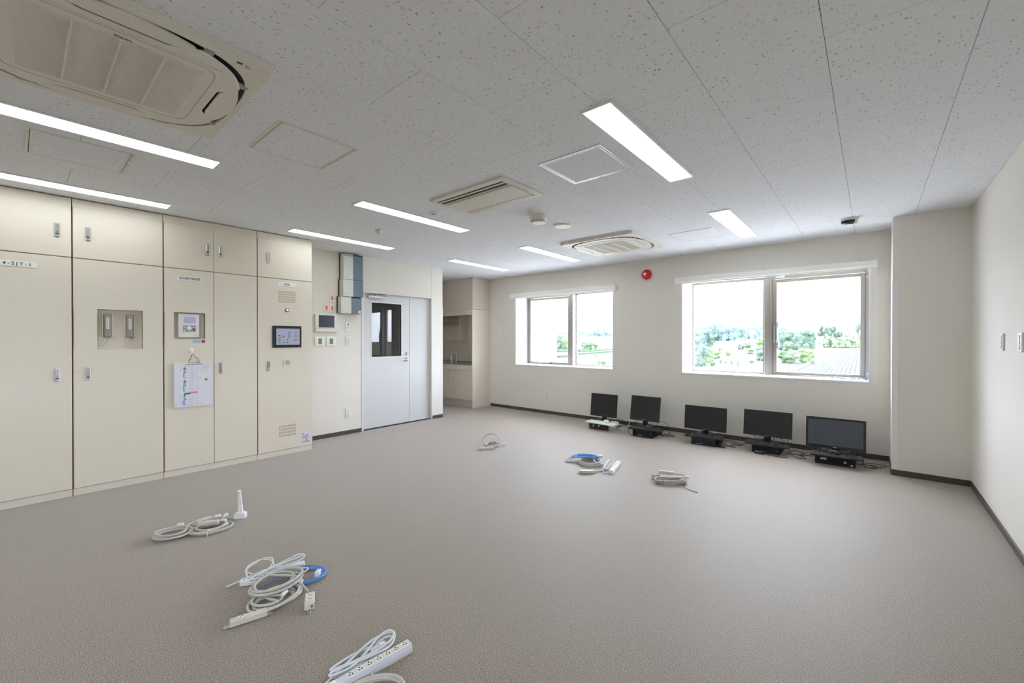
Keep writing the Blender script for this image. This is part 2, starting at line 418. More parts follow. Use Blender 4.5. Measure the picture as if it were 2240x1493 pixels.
for a_, b_ in ((RWY[0] + .05, rm - .03), (rm + .03, RWY[1] - .05)): obj('pane', G().box(XR + .13, XR + .135, a_, b_, .9, 2.05), 'glass', r)
struct('wall_front', G().box(XL, XR, YF - .2, YF, -.2, H + .25), 'wall')
struct('wall_corner', G().box(PX, XR, PY, YB, 0, H + .01), 'wall')
DY0, DY1, DZ = 3.19, 4.465, 2.005
g = G().box(XW - .15, XW, YF, DY0, -.2, H + .25).box(XW - .15, XW, DY1, 4.684, -.2, H + .25).box(XW - .15, XW, DY0, DY1, DZ, H + .25)
wl = struct('wall_left', g, 'wall')
obj('panel_joint', G().box(XW, XW + .0012, 4.4405, 4.4435, DZ, H), 'slotg', wl)
struct('wall_recess', G().box(XL - .2, XL, 4.5, YB, -.2, H + .25).box(XL, XW - .15, 4.53, 4.684, -.2, H + .25), 'wall')
struct('wall_corridor', G().box(-7.7, -7.5, 2, 4.53, -.2, H + .2).box(-7.5, XW - .15, 2, 2.1, -.2, H + .2).box(-7.5, XW - .15, 2.1, 4.53, H, H + .2).box(-7.5, XW - .15, 2.1, 4.53, -.2, -.001), 'slate')
# skirting
def skirt(name, *a): struct(name, G().cbox(*a, 0, .055, .0025), 'base')
skirt('baseboard_back', -5.76, PX, YB - .008, YB)
skirt('baseboard_corner', PX, XR, PY - .008, PY)
skirt('baseboard_return', PX - .008, PX, PY - .008, YB - .008)
skirt('baseboard_right', XR - .008, XR, YF, PY - .008)
skirt('baseboard_left', XW, XW + .008, 2.29, DY0 - .003)
skirt('baseboard_pier', XW, XW + .008, DY1 + .003, 4.684)
# corner guards
g = G().cbox(PX - .003, PX + .043, PY - .003, PY, .055, 1.88, .001).cbox(PX - .003, PX, PY, PY + .043, .055, 1.88, .001); struct('trim_1', g, 'wall_white')
g = G().cbox(XW, XW + .003, 4.655, 4.687, .055, 1.87, .001).cbox(XW - .04, XW, 4.684, 4.687, .055, 1.87, .001); struct('trim_2', g, 'wall_white')

# ---------------------------------------------------------------- windows
def window(name, X, mull, op, fixed):
    """op: (x0,x1) of the opening sash; fixed: (x0,x1) of the fixed light"""
    r = sroot(name, ((X[0] + X[1]) / 2, YB, WZ[0])); x0, x1 = X; t = .022
    obj('sill', G().cbox(x0, x1, YB - .006, YB + .45, WZ[0], WZ[0] + .024, .003), 'wall_white', r)
    obj('jamb', G().cbox(x0, x0 + t, YB - .004, YB + .45, WZ[0] + .024, WZ[1], .002), 'wall_white', r)
    obj('jamb', G().cbox(x1 - t, x1, YB - .004, YB + .45, WZ[0] + .024, WZ[1], .002), 'wall_white', r)
    obj('head', G().cbox(x0 + t, x1 - t, YB - .004, YB + .45, WZ[1] - t, WZ[1], .002), 'wall_white', r)
    zb, zt = WZ[0] + .024, WZ[1] - t; yf, yo = YB + .33, YB + .44
    m0, m1 = mull
    obj('mullion', G().cbox(m0, m1 - .021, yf, yo + .05, zb, zt, .003).cbox(m1 - .021, m1, yf + .004, yo + .05, zb, zt, .002), 'alu', r)
    f0, f1 = fixed
    g = G().box(f0, f0 + .02, yo, yo + .05, zb, zt).box(f1 - .04, f1, yo, yo + .05, zb, zt).box(f0 + .02, f1 - .04, yo, yo + .05, zt - .03, zt).box(f0 + .02, f1 - .04, yo, yo + .05, zb, zb + .02)
    obj('fixed_frame', g, 'alu', r)
    obj('pane', G().box(f0 + .018, f1 - .036, yo + .022, yo + .027, zb + .016, zt - .026), 'glass', r)
    a, b = op
    g = G()   # outer frame of the opening half
    g.box(a, a + .022, yf, yo + .05, zb, zt).box(b - .022, b, yf, yo + .05, zb, zt).box(a + .022, b - .022, yf, yo + .05, zt - .044, zt).box(a + .022, b - .022, yf, yo + .05, zb, zb + .012)
    g.box(a + .022, a + .03, yf + .012, yo + .05, zb, zt).box(b - .03, b - .022, yf + .012, yo + .05, zb, zt)
    obj('outer_frame', g, 'alu', r)
    s = obj('sash', G().cbox(a + .03, a + .078, yf + .03, yf + .075, zb + .014, zt - .05, .003).cbox(b - .078, b - .03, yf + .03, yf + .075, zb + .014, zt - .05, .003)
            .cbox(a + .078, b - .078, yf + .03, yf + .075, zt - .09, zt - .05, .003).cbox(a + .078, b - .078, yf + .03, yf + .075, zb + .014, zb + .046, .003), 'alu', r)
    obj('pane', G().box(a + .075, b - .075, yf + .05, yf + .055, zb + .042, zt - .085), 'glass', r)
    return r, s, zb, zt, yf
w1, s1, zb, zt, yf = window('window_1', W1, (-4.107, -4.066), (-5.107, -4.107), (-4.073, -3.119))
obj('lock_bar', G().cbox(-4.86, -4.58, yf + .012, yf + .03, zb + .018, zb + .04, .003), 'steel', s1)
obj('stop', G().cbox(-4.575, -4.555, yf + .01, yf + .03, zb + .016, zb + .044, .002), 'black', s1)
w2, s2, zb, zt, yf = window('window_2', W2, (-1.086, -1.007), (-1.028, -.029), (-2.04, -1.08))
g = G().cbox(-.986, -.965, yf + .014, yf + .03, 1.27, 1.5, .003); obj('latch_plate', g, 'handle', s2)
obj('handle', G().cbox(-.957, -.937, yf + .0, yf + .03, 1.29, 1.47, .004).cbox(-.96, -.934, yf + .018, yf + .03, 1.47, 1.54, .003), 'handle', s2)
obj('lock_box', G().cbox(-.958, -.93, yf + .01, yf + .03, 1.19, 1.28, .003), 'handle', s2)
obj('lock_hole', G().box(-.948, -.942, yf + .009, yf + .0105, 1.245, 1.252), 'ink', s2)
obj('rail_stay', G().cbox(-.72, -.09, yf + .015, yf + .03, zb + .004, zb + .016, .002), 'steel', s2)
obj('sticker', G().box(-.96, -.86, yf - .0008, yf, zt - .034, zt - .006), 'plastic_w', w2)
obj('sticker_band', G().box(-.955, -.9, yf - .0012, yf - .0008, zt - .013, zt - .009).box(-.955, -.91, yf - .0012, yf - .0008, zt - .022, zt - .019), 'pblue', w2)
obj('hinge', G().cbox(-.052, -.031, yf - .006, yf, zt - .045, zt - .008, .002).cbox(-.05, -.031, yf - .004, yf + .01, zt - .12, zt - .09, .002).cbox(-.05, -.031, yf - .004, yf + .01, zb + .05, zb + .08, .002), 'slotg', w2)
# ---------------------------------------------------------------- roller blinds
def blind(label, x0, x1, z0, z1, chain):
    r = thing('roller_blind', label, 'blind', ((x0 + x1) / 2, YB, (z0 + z1) / 2))
    yo_ = YB - .085
    pr = [(yo_, z0 + .012), (yo_, z1 - .006), (yo_ + .006, z1), (YB - .012, z1), (YB - .012, z1 - .004), (YB - .03, z0), (yo_ + .014, z0)]
    obj('cassette', G().prism(pr, x0 + .012, x1 - .012, 'x'), 'blind', r)
    for a, b in ((x0, x0 + .012), (x1 - .012, x1)): obj('end_cap', G().cbox(a, b, yo_ - .002, YB - .012, z0 - .002, z1 + .002, .003), 'blind', r)
    for k in (.07, .5, .93):
        x = x0 + (x1 - x0) * k; obj('bracket', G().cbox(x - .018, x + .018, YB - .05, YB, z1, z1 + .01, .002), 'handle', r)
    obj('bottom_bar', G().cbox(x0 + .03, x1 - .03, YB - .055, YB - .04, z0 - .012, z0 + .002, .004), 'plastic_w', r)
    if chain:
        cx = x1 - .016; pts = []
        L = 1.235; wv = .006
        for i in range(60): pts.append((cx - wv, YB - .05, z0 - L * i / 59))
        for i in range(1, 8): a = pi * i / 8; pts.append((cx - wv * cos(a), YB - .05, z0 - L - wv * sin(a)))
        for i in range(60): pts.append((cx + wv, YB - .05, z0 - L * (1 - i / 59)))
        q = G()
        for i, p in enumerate(pts):
            q.add([(p[0] + .0022 * a, p[1] + .0022 * b, p[2] + .0022 * c) for a, b, c in ((1, 0, 0), (-1, 0, 0), (0, 1, 0), (0, -1, 0), (0, 0, 1), (0, 0, -1))],
                  [(0, 2, 4), (2, 1, 4), (1, 3, 4), (3, 0, 4), (2, 0, 5), (1, 2, 5), (3, 1, 5), (0, 3, 5)], True)
        q.tube(pts, .0011, 5)
        obj('bead_chain', q, 'plastic_w', r)
    return r
blind('white roller blind case wound up above the narrower window by the kitchenette', -5.19, -3.043, 2.09, 2.166, False)
blind('long white roller blind case with a hanging bead chain above the wider window', -2.118, .046, 2.106, 2.178, True)
# ================================================================ cream control cabinets along the left wall
CX = -5.077; CB = -5.092
def handle(parent, y, z, style=0):
    """flush lift handle on a door front; y,z its middle"""
    o = obj('handle', G().cbox(CX, CX + .009, y - .0165, y + .0165, z - .058, z + .058, .008), 'handle', parent, label='zinc flush handle')
    obj('lift_plate', G().cbox(CX + .009, CX + .013, y - .010, y + .010, z - .018, z + .046, .003), 'steel', o)
    if style == 0:
        q = G().box(CX + .009, CX + .0105, y - .010, y + .010, z - .034, z - .025); obj('lock_mark', q, 'ink', o)
        obj('key_cylinder', G().cyl((CX + .008, y, z - .044), (CX + .0115, y, z - .044), .007, n=12), 'steel', o)
    return o
def cab_body(r, y0, y1):
    obj('body', G().box(XW + .002, CX - .07, y0 + .001, y1 - .001, .06, 2.482), 'cab_edge', r)
    q = G().box(CX - .07, CX - .0235, y0 + .001, y0 + .02, .06, 2.482).box(CX - .07, CX - .0235, y1 - .02, y1 - .001, .06, 2.482).box(CX - .07, CX - .0235, y0 + .02, y1 - .02, 1.97, 2.02).box(CX - .07, CX - .0235, y0 + .02, y1 - .02, .06, .09).box(CX - .07, CX - .0235, y0 + .02, y1 - .02, 2.4, 2.482)
    if y1 - y0 > .7: q.box(CX - .07, CX - .0235, y0 + .38, y0 + .42, .09, 2.4)
    obj('front_frame', q, 'cab_edge', r)
    obj('gap_strip', G().box(CX - .02, CX - .006, y0 + .0012, y0 + .0034, .067, 2.422).box(CX - .02, CX - .006, y1 - .0026, y1 - .0012, .067, 2.422).box(CX - .02, CX - .006, y0 + .005, y1 - .005, 1.9926, 1.9994), 'gap', r)
    obj('plinth', G().cbox(XW + .002, CB, y0 + .001, y1 - .001, .001, .062, .001), 'cab', r)
    obj('top_rail', G().cbox(CX - .03, CX - .012, y0 + .0008, y1 - .0008, 2.424, 2.492, .001), 'cab', r)
def cab_door(r, name, y0, y1, z0, z1, hole=None):
    g = 3e-3; x0 = CX - .022
    if hole is None: q = G().cbox(x0, CX, y0, y1, z0, z1, .0025)
    else:
        a, b, c, d = hole; q = G()
        q.cbox(x0, CX, y0, y1, z0, c, .002).cbox(x0, CX, y0, y1, d, z1, .002)
        q.box(x0, CX, y0 + .002, a, c - .002, d + .002).box(x0, CX, b, y1 - .002, c - .002, d + .002)
    o = obj(name, q, 'cab', r)
    if hole:
        a, b, c, d = hole; k = CX - .062; t = .002
        q = G().box(k - t, k, a - t, b + t, c - t, d + t).box(k, CX + .0012, a - t, a, c - t, d + t).box(k, CX + .0012, b, b + t, c - t, d + t).box(k, CX + .0012, a, b, c - t, c).box(k, CX + .0012, a, b, d, d + t)
        obj('recess_box', q, 'cab', o)
    return o
def plate(parent, body, y0, y1, z0, z1, size, bold=0.0, fit=None, dy=0):
    o = obj('name_plate', G().cbox(CX, CX + .003, y0, y1, z0, z1, .001), 'plastic_w', parent, label='white name plate')
    text(body, size, (CX + .0032, (y0 + y1) / 2 + dy, (z0 + z1) / 2), (0, 1, 0), (0, 0, 1), 'ink', o, bold=bold, fit=fit)
    return o
ZG0, ZG1, ZB, ZT = 1.992, 2.000, .067, 2.422
def cabinet(label, y0, y1):
    r = thing('control_cabinet', label, 'cabinet', (CX, (y0 + y1) / 2, 0), group='cream control cabinets'); cab_body(r, y0, y1); return r
# first (partly outside the picture)
r = cabinet('cream control cabinet with plate 4-2JT-1 and no openings in its door', -.50, .301)
u = cab_door(r, 'upper_door', -.497, .298, ZG1, ZT); handle(u, .218, 2.21)
d = cab_door(r, 'lower_door', -.497, .298, ZB, ZG0); handle(d, .215, 1.024); plate(d, '4 - 2 J T - 1', -.12, .105, 1.883, 1.925, .034, .0006, .142, .01)
# second: two handsets in a recess
r = cabinet('cream control cabinet with two beige handsets in a square recess', .304, .897)
u = cab_door(r, 'upper_door', .308, .894, ZG1, ZT); handle(u, .396, 2.21)
d = cab_door(r, 'lower_door', .308, .894, ZB, ZG0, (.452, .749, 1.23, 1.576)); handle(d, .394, 1.024)
# third: double doors
r = cabinet('cream double-door control cabinet with a hanging plan and a white alarm terminal', .900, 1.695)
u = cab_door(r, 'upper_door', .904, 1.297, ZG1, ZT); handle(u, 1.245, 2.214)
u = cab_door(r, 'upper_door', 1.3005, 1.692, ZG1, ZT); handle(u, 1.356, 2.214)
d = cab_door(r, 'lower_door', .904, 1.297, ZB, ZG0, (.977, 1.223, 1.321, 1.576)); plate(d, '自火報中継器盤', 1.001, 1.202, 1.884, 1.928, .027, 0, .165)
st = obj('sticker', G().box(CX, CX + .0008, 1.119, 1.223, 1.276, 1.314), 'skyblue', d, label='pale blue sticker with a red square')
obj('sticker_mark', G().box(CX + .0008, CX + .0012, 1.196, 1.219, 1.282, 1.308), 'red', st)
obj('sticker_print', G().box(CX + .0008, CX + .0011, 1.13, 1.187, 1.302, 1.306).box(CX + .0008, CX + .0011, 1.125, 1.19, 1.292, 1.295).box(CX + .0008, CX + .0011, 1.125, 1.18, 1.284, 1.286), 'inkg', st)
d = cab_door(r, 'lower_door', 1.3005, 1.692, ZB, ZG0); handle(d, 1.355, 1.024)
# fourth: monitoring panel
r = cabinet('cream control cabinet with a touch screen and slotted vents, nearest the door', 1.698, 2.288)
u = cab_door(r, 'upper_door', 1.702, 2.285, ZG1, ZT); handle(u, 1.807, 2.215, 1)
d = cab_door(r, 'lower_door', 1.702, 2.285, ZB, ZG0); handle(d, 1.807, 1.024, 1); plate(d, '監視盤', 1.90, 2.101, 1.915, 1.963, .025, 0, .062)
for z0, z1 in ((1.73, 1.867), (.208, .346)):
    q = G()
    for i in range(17):
        for j in range(4 if z0 < 1 else 5):
            n_ = 4 if z0 < 1 else 5; zz = z0 + (z1 - z0) * (j + .12) / n_; y = 1.908 + (2.096 - 1.908) * (i + .5) / 17
            q.box(CX, CX + .0006, y - .0028, y + .0028, zz, zz + (z1 - z0) * .76 / n_)
    obj('vent_slots', q, 'cab_edge', d)
pl = obj('pilot_lamp', G().cbox(CX, CX + .008, 1.984, 2.021, 1.631, 1.664, .002), 'black', d, label='small square pilot lamp, lit pale orange')
obj('lens', G().cbox(CX + .008, CX + .011, 1.990, 2.015, 1.637, 1.659, .002), 'amber', pl)
sc = obj('touch_screen', G().cbox(CX, CX + .014, 1.845, 2.156, 1.224, 1.468, .003), 'black', d, label='touch screen in a black bezel')
obj('display', G().box(CX + .014, CX + .0148, 1.883, 2.134, 1.254, 1.438), 'lcd', sc)
q = G()
for yy, zz in ((1.915, 1.357), (1.915, 1.331), (1.915, 1.306), (1.915, 1.279), (2.02, 1.392), (2.02, 1.366), (2.02, 1.342), (2.0, 1.312), (2.0, 1.281), (1.96, 1.281)):
    q.box(CX + .0148, CX + .0152, yy - .011, yy + .011, zz - .006, zz + .006)
obj('green_buttons', q, 'pgreen', sc)
q = G()
for yy, zz in ((2.09, 1.392), (2.09, 1.354), (2.09, 1.308), (1.955, 1.345)): q.box(CX + .0148, CX + .0152, yy - .018, yy + .018, zz - .008, zz + .008)
obj('grey_buttons', q, 'inkg', sc)
obj('title_band', G().box(CX + .0148, CX + .0152, 1.89, 2.128, 1.424, 1.433), 'pblue', sc)
sp = obj('buzzer', G().cbox(CX, CX + .008, 1.96, 2.042, 1.007, 1.091, .003), 'boxg', d, label='square grey buzzer plate')
obj('grille', G().cyl((CX + .008, 2.001, 1.052), (CX + .0105, 2.001, 1.052), .027, n=24), 'slotg', sp)
pn = obj('paper_label', G().box(CX, CX + .0008, 2.155, 2.262, .1, .226), 'paper', d, label='white printed label')
q = G()
for i, (a, b) in enumerate(((2.163, 2.19), (2.163, 2.19), (2.2, 2.24), (2.165, 2.245), (2.17, 2.22), (2.165, 2.25), (2.205, 2.225), (2.2, 2.23), (2.165, 2.25), (2.165, 2.25))):
    zz = .214 - i * .0115; q.box(CX + .0008, CX + .0011, a, b, zz - .0022, zz + .0022)
obj('print', q, 'ink', pn)
# things on and in the cabinets
def handset(label, y0, y1, z0, z1):
    xb = CX - .06; ym = (y0 + y1) / 2
    r = thing('interphone', label, 'handset', (xb, ym, z0), group='handsets in the cabinet recess')
    obj('cradle', G().cbox(xb, xb + .022, y0, y1, z0, z1, .005), 'plastic_c', r)
    for yy in (y0, y1 - .009): obj('cradle_rail', G().cbox(xb + .02, xb + .038, yy, yy + .009, z0 + .004, z1 - .004, .003), 'plastic_c', r)
    h = obj('handset', G().cbox(xb + .02, xb + .052, y0 + .011, y1 - .011, z0 - .006, z1 - .008, .009), 'phone', r, label='taupe handset')
    obj('name_strip', G().box(xb + .052, xb + .0526, ym - .009, ym + .009, z0 + .07, z0 + .165), 'plastic_w', h)
    q = G()
    for k in range(8): q.box(xb + .0526, xb + .0529, ym - .004, ym + .004, z0 + .078 + k * .0105, z0 + .084 + k * .0105)
    obj('strip_print', q, 'inkg', h)
    pts = []
    for k in range(70): a = k * .9; t = k / 69; pts.append((xb + .03 + .009 * cos(a), ym - .01 + .009 * sin(a) - .03 * t, z0 - .004 - .082 * t))
    obj('curly_cord', G().tube(pts, .0026, 5), 'plastic_w', r)
    return r
handset('taupe handset beside the opening edge of the square recess', .482, .554, 1.338, 1.545)
handset('taupe handset deeper along the square recess, toward the plan', .627, .701, 1.335, 1.547)
xb = CX - .06; xf = CX - .012
r = thing('alarm_terminal', 'white fire alarm terminal with a small display set in the cabinet recess', 'control panel', (xb, 1.095, 1.33))
obj('housing', G().cbox(xb, xf, 1.011, 1.181, 1.331, 1.565, .006), 'plastic_w', r)
obj('face', G().cbox(xf, xf + .004, 1.037, 1.160, 1.38, 1.55, .002), 'wall_white', r)
obj('display', G().box(xf + .004, xf + .0046, 1.052, 1.148, 1.47, 1.535), 'lcd', r)
kp = obj('keypad', G().cbox(xf + .004, xf + .006, 1.047, 1.15, 1.392, 1.452, .001), 'inkg', r)
obj('dial', G().lathe((xf + .006, 1.095, 1.424), [(.021, 0), (.021, .002), (.015, .003)], 24, 'x'), 'plastic_w', kp)
obj('red_key', G().box(xf + .006, xf + .008, 1.128, 1.142, 1.4, 1.416), 'red', kp)
obj('key', G().box(xf + .006, xf + .008, 1.053, 1.066, 1.4, 1.412).box(xf + .006, xf + .0076, 1.053, 1.07, 1.43, 1.438).box(xf + .006, xf + .0076, 1.122, 1.145, 1.43, 1.438), 'plastic_w', kp)
obj('sticker', G().box(xf, xf + .0006, 1.128, 1.17, 1.345, 1.366), 'plastic_c', r)
hk = thing('magnet_hook', 'round white hook on the cream cabinet door holding up the plan', 'hook', (CX, 1.11, 1.2))
obj('disc', G().lathe((CX, 1.11, 1.207), [(.022, 0), (.022, .006), (.012, .02), (.0, .021)], 20, 'x'), 'plastic_w', hk)
obj('peg', G().tube([(CX + .014, 1.11, 1.2), (CX + .026, 1.11, 1.18), (CX + .03, 1.112, 1.17), (CX + .034, 1.112, 1.176)], .0035), 'plastic_w', hk)
# the plan
px0 = CX + .026
r = thing('hanging_plan', 'laminated evacuation plan on black cord, hung on the double-door cabinet', 'plan', (px0, 1.123, .66))
th = radians(1.0)
tilt = lambda y, z: (y, z)
q = G().box(px0, px0 + .0022, .970, 1.277, .662, 1.091); obj('sheet', q, 'paper', r)
def pr(name, m, rects):
    q = G()
    for (u0, v0, u1, v1) in rects:   # fractions of the sheet, v from the top
        q.box(px0 + .0022, px0 + .0027, .970 + .307 * u0, .970 + .307 * u1, 1.091 - .429 * v1, 1.091 - .429 * v0)
    return obj(name, q, m, r)
pr('title', 'ink', [(.29 + i * .034, .035, .29 + i * .034 + .016, .054) for i in range(13)])
pr('yellow_blocks', 'yellow', [(.25, .085, .295, .12), (.255, .38, .295, .41), (.815, .355, .86, .39), (.15, .1, .172, .108), (.15, .395, .172, .403), (.155, .735, .175, .755), (.725, .365, .742, .38)])
pr('dark_blocks', 'polive', [(.235, .12, .295, .152), (.235, .41, .295, .44), (.79, .39, .86, .42), (.235, .715, .29, .745), (.15, .155, .172, .165), (.32, .14, .336, .15), (.335, .152, .352, .16), (.32, .425, .336, .44), (.24, .335, .265, .355), (.29, .335, .31, .345), (.255, .63, .272, .65), (.265, .95, .287, .967), (.39, .665, .41, .675)])
pr('blue_blocks', 'pblue', [(.24, .155, .3, .2), (.23, .2, .262, .25), (.22, .25, .265, .33), (.23, .44, .295, .5), (.22, .5, .262, .65), (.235, .745, .29, .8), (.235, .8, .265, .855), (.205, .855, .275, .955), (.15, .87, .172, .885)])
pr('mauve_blocks', 'pmag', [(.262, .208, .3, .238), (.312, .215, .334, .23), (.265, .505, .3, .535), (.262, .81, .3, .845), (.15, .78, .17, .786), (.15, .8, .17, .806), (.31, .475, .325, .483), (.15, .56, .165, .568)])
pr('green_band', 'pgreen', [(.255, .68, .415, .72)]); pr('pink_band', 'ppink', [(.415, .665, .6, .705)])
L = []
for a, b, c, e in ((.27, .36, .6, .362), (.27, .64, .6, .642), (.27, .975, .6, .977), (.27, .07, .6, .0715), (.3, .52, .6, .5215), (.3, .59, .6, .5915), (.3, .835, .6, .8365), (.56, .17, .6, .1715), (.47, .24, .56, .2415)): L.append((a, b, c, e))
for u, v0, v1 in ((.597, .07, .64), (.597, .7, .977), (.47, .24, .36), (.555, .17, .24), (.79, .09, .15)): L.append((u, v0, u + .003, v1))
for k in range(14): L.append((.36 + .015 * (k % 4), .1 + .019 * k * 1.0, .5 + .012 * (k % 3), .102 + .019 * k))
for k in range(12): L.append((.36 + .015 * (k % 3), .4 + .02 * k, .48 + .015 * (k % 4), .402 + .02 * k))
for k in range(9): L.append((.36 + .01 * (k % 3), .75 + .023 * k, .5, .752 + .023 * k))
for v in (.065, .08, .115, .13, .145): L.append((.68, v, .92, v + .0022))
L += [(.63, .345, .7, .35), (.63, .63, .7, .636), (.63, .95, .72, .955), (.84, .45, .92, .453), (.66, .19, .9, .193)]
pr('grey_lines', 'inkg', L)
q = G()
q.tube([(px0 + .004, 1.08, 1.088), (px0 + .004, 1.105, 1.14), (px0 + .002, 1.113, 1.176), (px0 + .003, 1.121, 1.17), (px0 + .004, 1.15, 1.12), (px0 + .004, 1.16, 1.089)], .0016, 5)
q.tube([(px0 + .004, 1.08, 1.086), (px0 + .004, 1.16, 1.088)], .0016, 5)
q.tube([(px0 + .003, 1.113, 1.17), (px0 + .004, 1.1, 1.15), (px0 + .004, 1.085, 1.1), (px0 + .004, 1.08, 1.088)], .0014, 5)
q.tube([(px0 + .004, 1.13, 1.145), (px0 + .006, 1.155, 1.135), (px0 + .006, 1.172, 1.11), (px0 + .005, 1.17, 1.09), (px0 + .004, 1.165, 1.07)], .0014, 5)
obj('cord', q, 'ink', r)

# ================================================================ door and the fittings round it
dr = sroot('door_1', (XW, (DY0 + DY1) / 2, 0))
fw = .042
g = G().cbox(XW - .13, XW + .006, DY0, DY0 + fw - .012, 0, DZ, .002).cbox(XW - .13, XW + .006, DY1 - .022, DY1, 0, DZ, .002).cbox(XW - .13, XW + .006, DY0 + .03, DY1 - .022, DZ - .018, DZ, .002)
g.cbox(XW - .13, XW - .052, DY1 - .05, DY1 - .022, 0, DZ - .018, .002).cbox(XW - .13, XW - .052, DY0 + .03, DY0 + .044, 0, DZ - .018, .002)
obj('door_frame', g, 'frame_w', dr)
DX = XW - .05; va, vb, vc, vd = 3.383, 3.892, 1.057, 1.858
g = G().cbox(DX - .04, DX, 3.236, 4.046, .012, vc, .0015).cbox(DX - .04, DX, 3.236, 4.046, vd, 1.985, .0015).box(DX - .04, DX, 3.2375, va, vc, vd).box(DX - .04, DX, vb, 4.0445, vc, vd)
leaf = obj('door_leaf', g, 'door', dr, label='white main leaf with a tall glazed opening')
t = .014
g = G().cbox(DX - .03, DX + .004, va - t, va, vc - t, vd + t, .0015).cbox(DX - .03, DX + .004, vb, vb + t, vc - t, vd + t, .0015).cbox(DX - .03, DX + .004, va, vb, vc - t, vc, .0015).cbox(DX - .03, DX + .004, va, vb, vd, vd + t, .0015)
obj('glazing_bead', g, 'wall_white', leaf)
obj('pane', G().box(DX - .022, DX - .016, va, vb, vc, vd), 'doorglass', leaf)
g = G().cyl((DX, 3.982, .998), (DX + .008, 3.982, .998), .026, n=24).cyl((DX + .008, 3.982, .998), (DX + .045, 3.982, .998), .011, n=16)
g.tube([(DX + .045, 3.985, .998), (DX + .05, 3.965, .998), (DX + .05, 3.93, .996), (DX + .048, 3.885, .992)], .009, 10)
obj('lever_handle', g, 'chrome', leaf)
obj('lock_cylinder', G().lathe((DX, 3.982, 1.094), [(.02, 0), (.02, .006), (.011, .01), (.011, .014)], 20, 'x'), 'steel', leaf)
obj('closer_body', G().cbox(DX, DX + .045, 3.31, 3.555, 1.918, 1.958, .004), 'handle', leaf)
obj('closer_arm', G().cbox(DX + .02, DX + .034, 3.44, 3.63, 1.966, 1.974, .002).cbox(DX + .02, DX + .03, 3.36, 3.5, 1.974, 1.98, .002).cyl((DX + .027, 3.44, 1.955), (DX + .027, 3.44, 1.98), .011, n=12).cbox(DX + .004, DX + .03, 3.6, 3.635, 1.962, 1.986, .002), 'handle', leaf)
obj('side_leaf', G().cbox(DX - .04, DX, 4.0505, 4.414, .012, 1.985, .0015), 'door', dr, label='narrow plain side leaf')
obj('threshold', G().box(XW - .15, XW - .02, DY0 + .03, DY1 - .022, .0, .004), 'slot', dr)
# stacked grey amplifier boxes
def wallbox(label, y0, y1, z0, z1, dep, split, top=True, vents=False, sticker=False):
    r = thing('control_box', label, 'box', (XW, (y0 + y1) / 2, z0), group='grey and slate boxes beside the door')
    obj('back', G().box(XW, XW + .02, y0 - .007, y1 - .004, z0 + .003, z1 + .005).box(XW + .02, XW + dep - .02, y0 + .004, y1 - .004, z0 + .003, z1 - .003), 'black', r)
    obj('light_cover', G().cbox(XW + .012, XW + dep, y0, split, z0, z1, .003), 'boxg', r, label='light grey half of the cover')
    obj('slate_cover', G().cbox(XW + .012, XW + dep, split + .001, y1, z0 + .002, z1 - (.014 if top else 0), .003), 'slate', r, label='slate half of the cover')
    if top: obj('shadow_strip', G().box(XW + .012, XW + dep - .004, split + .002, y1 - .002, z1 - .014, z1 - .001), 'black', r)
    obj('maker_mark', G().box(XW + dep, XW + dep + .0005, y0 + .02, y0 + .055, z0 + .028, z0 + .036), 'slotg', r)
    if vents:
        q = G()
        for k in range(4):
            for j in range(3): q.box(XW + dep, XW + dep + .0006, y0 + .012 + k * .032, y0 + .034 + k * .032, z1 - .03 + j * .008, z1 - .026 + j * .008)
        obj('vent_slots', q, 'slot', r)
    if sticker: obj('sticker', G().box(XW + dep, XW + dep + .0006, y1 - .043, y1 - .008, z0 + .01, z0 + .045), 'plastic_w', r)
wallbox('tall grey and slate wall box with top vents, highest of three', 2.866, 3.150, 2.133, 2.478, .115, 3.006, True, True)
wallbox('grey and slate wall box sandwiched between two others', 2.853, 3.147, 1.899, 2.129, .125, 3.002, False)
wallbox('grey and slate wall box with a white sticker, lowest of three', 2.830, 3.126, 1.669, 1.895, .11, 2.981, True, False, True)
def plate_wall(name, label, cat, y0, y1, z0, z1, group=None, d=.009):
    r = thing(name, label, cat, (XW, (y0 + y1) / 2, z0), group=group)
    obj('plate', G().cbox(XW, XW + d, y0, y1, z0, z1, .003), 'plastic_w', r); return r
for lab, y0, y1, z0, z1 in (('red-lit switch plate standing above its two neighbours', 2.722, 2.792, 1.812, 1.926), ('red-lit switch plate nearest the cream cabinets', 2.646, 2.714, 1.682, 1.79), ('red-lit switch plate under the single upper one', 2.7215, 2.7915, 1.681, 1.788)):
    r = plate_wall('alarm_switch', lab, 'switch', y0, y1, z0, z1, 'red-lit switches by the cabinets')
    ym, zm = (y0 + y1) / 2, (z0 + z1) / 2
    obj('rocker', G().cbox(XW + .009, XW + .014, ym - .012, ym + .012, zm - .02, zm + .024, .002), 'redl', r); obj('rocker_rim', G().box(XW + .009, XW + .0105, ym - .015, ym + .015, zm - .024, zm + .028), 'slotg', r)
    obj('legend', G().box(XW + .009, XW + .0094, ym - .009, ym + .009, zm - .04, zm - .032).box(XW + .009, XW + .0094, ym - .012, ym + .012, zm + .038, zm + .042), 'slotg', r)
r = thing('intercom_monitor', 'ivory video intercom with a dark film-covered screen on the wall', 'intercom', (XW, 2.67, 1.412))
obj('housing', G().cbox(XW, XW + .03, 2.521, 2.82, 1.412, 1.65, .006), 'plastic_c', r)
obj('screen', G().cbox(XW + .03, XW + .032, 2.566, 2.777, 1.473, 1.635, .001), 'screen2', r)
obj('lower_ledge', G().cbox(XW + .03, XW + .038, 2.523, 2.818, 1.414, 1.456, .003), 'plastic_c', r)
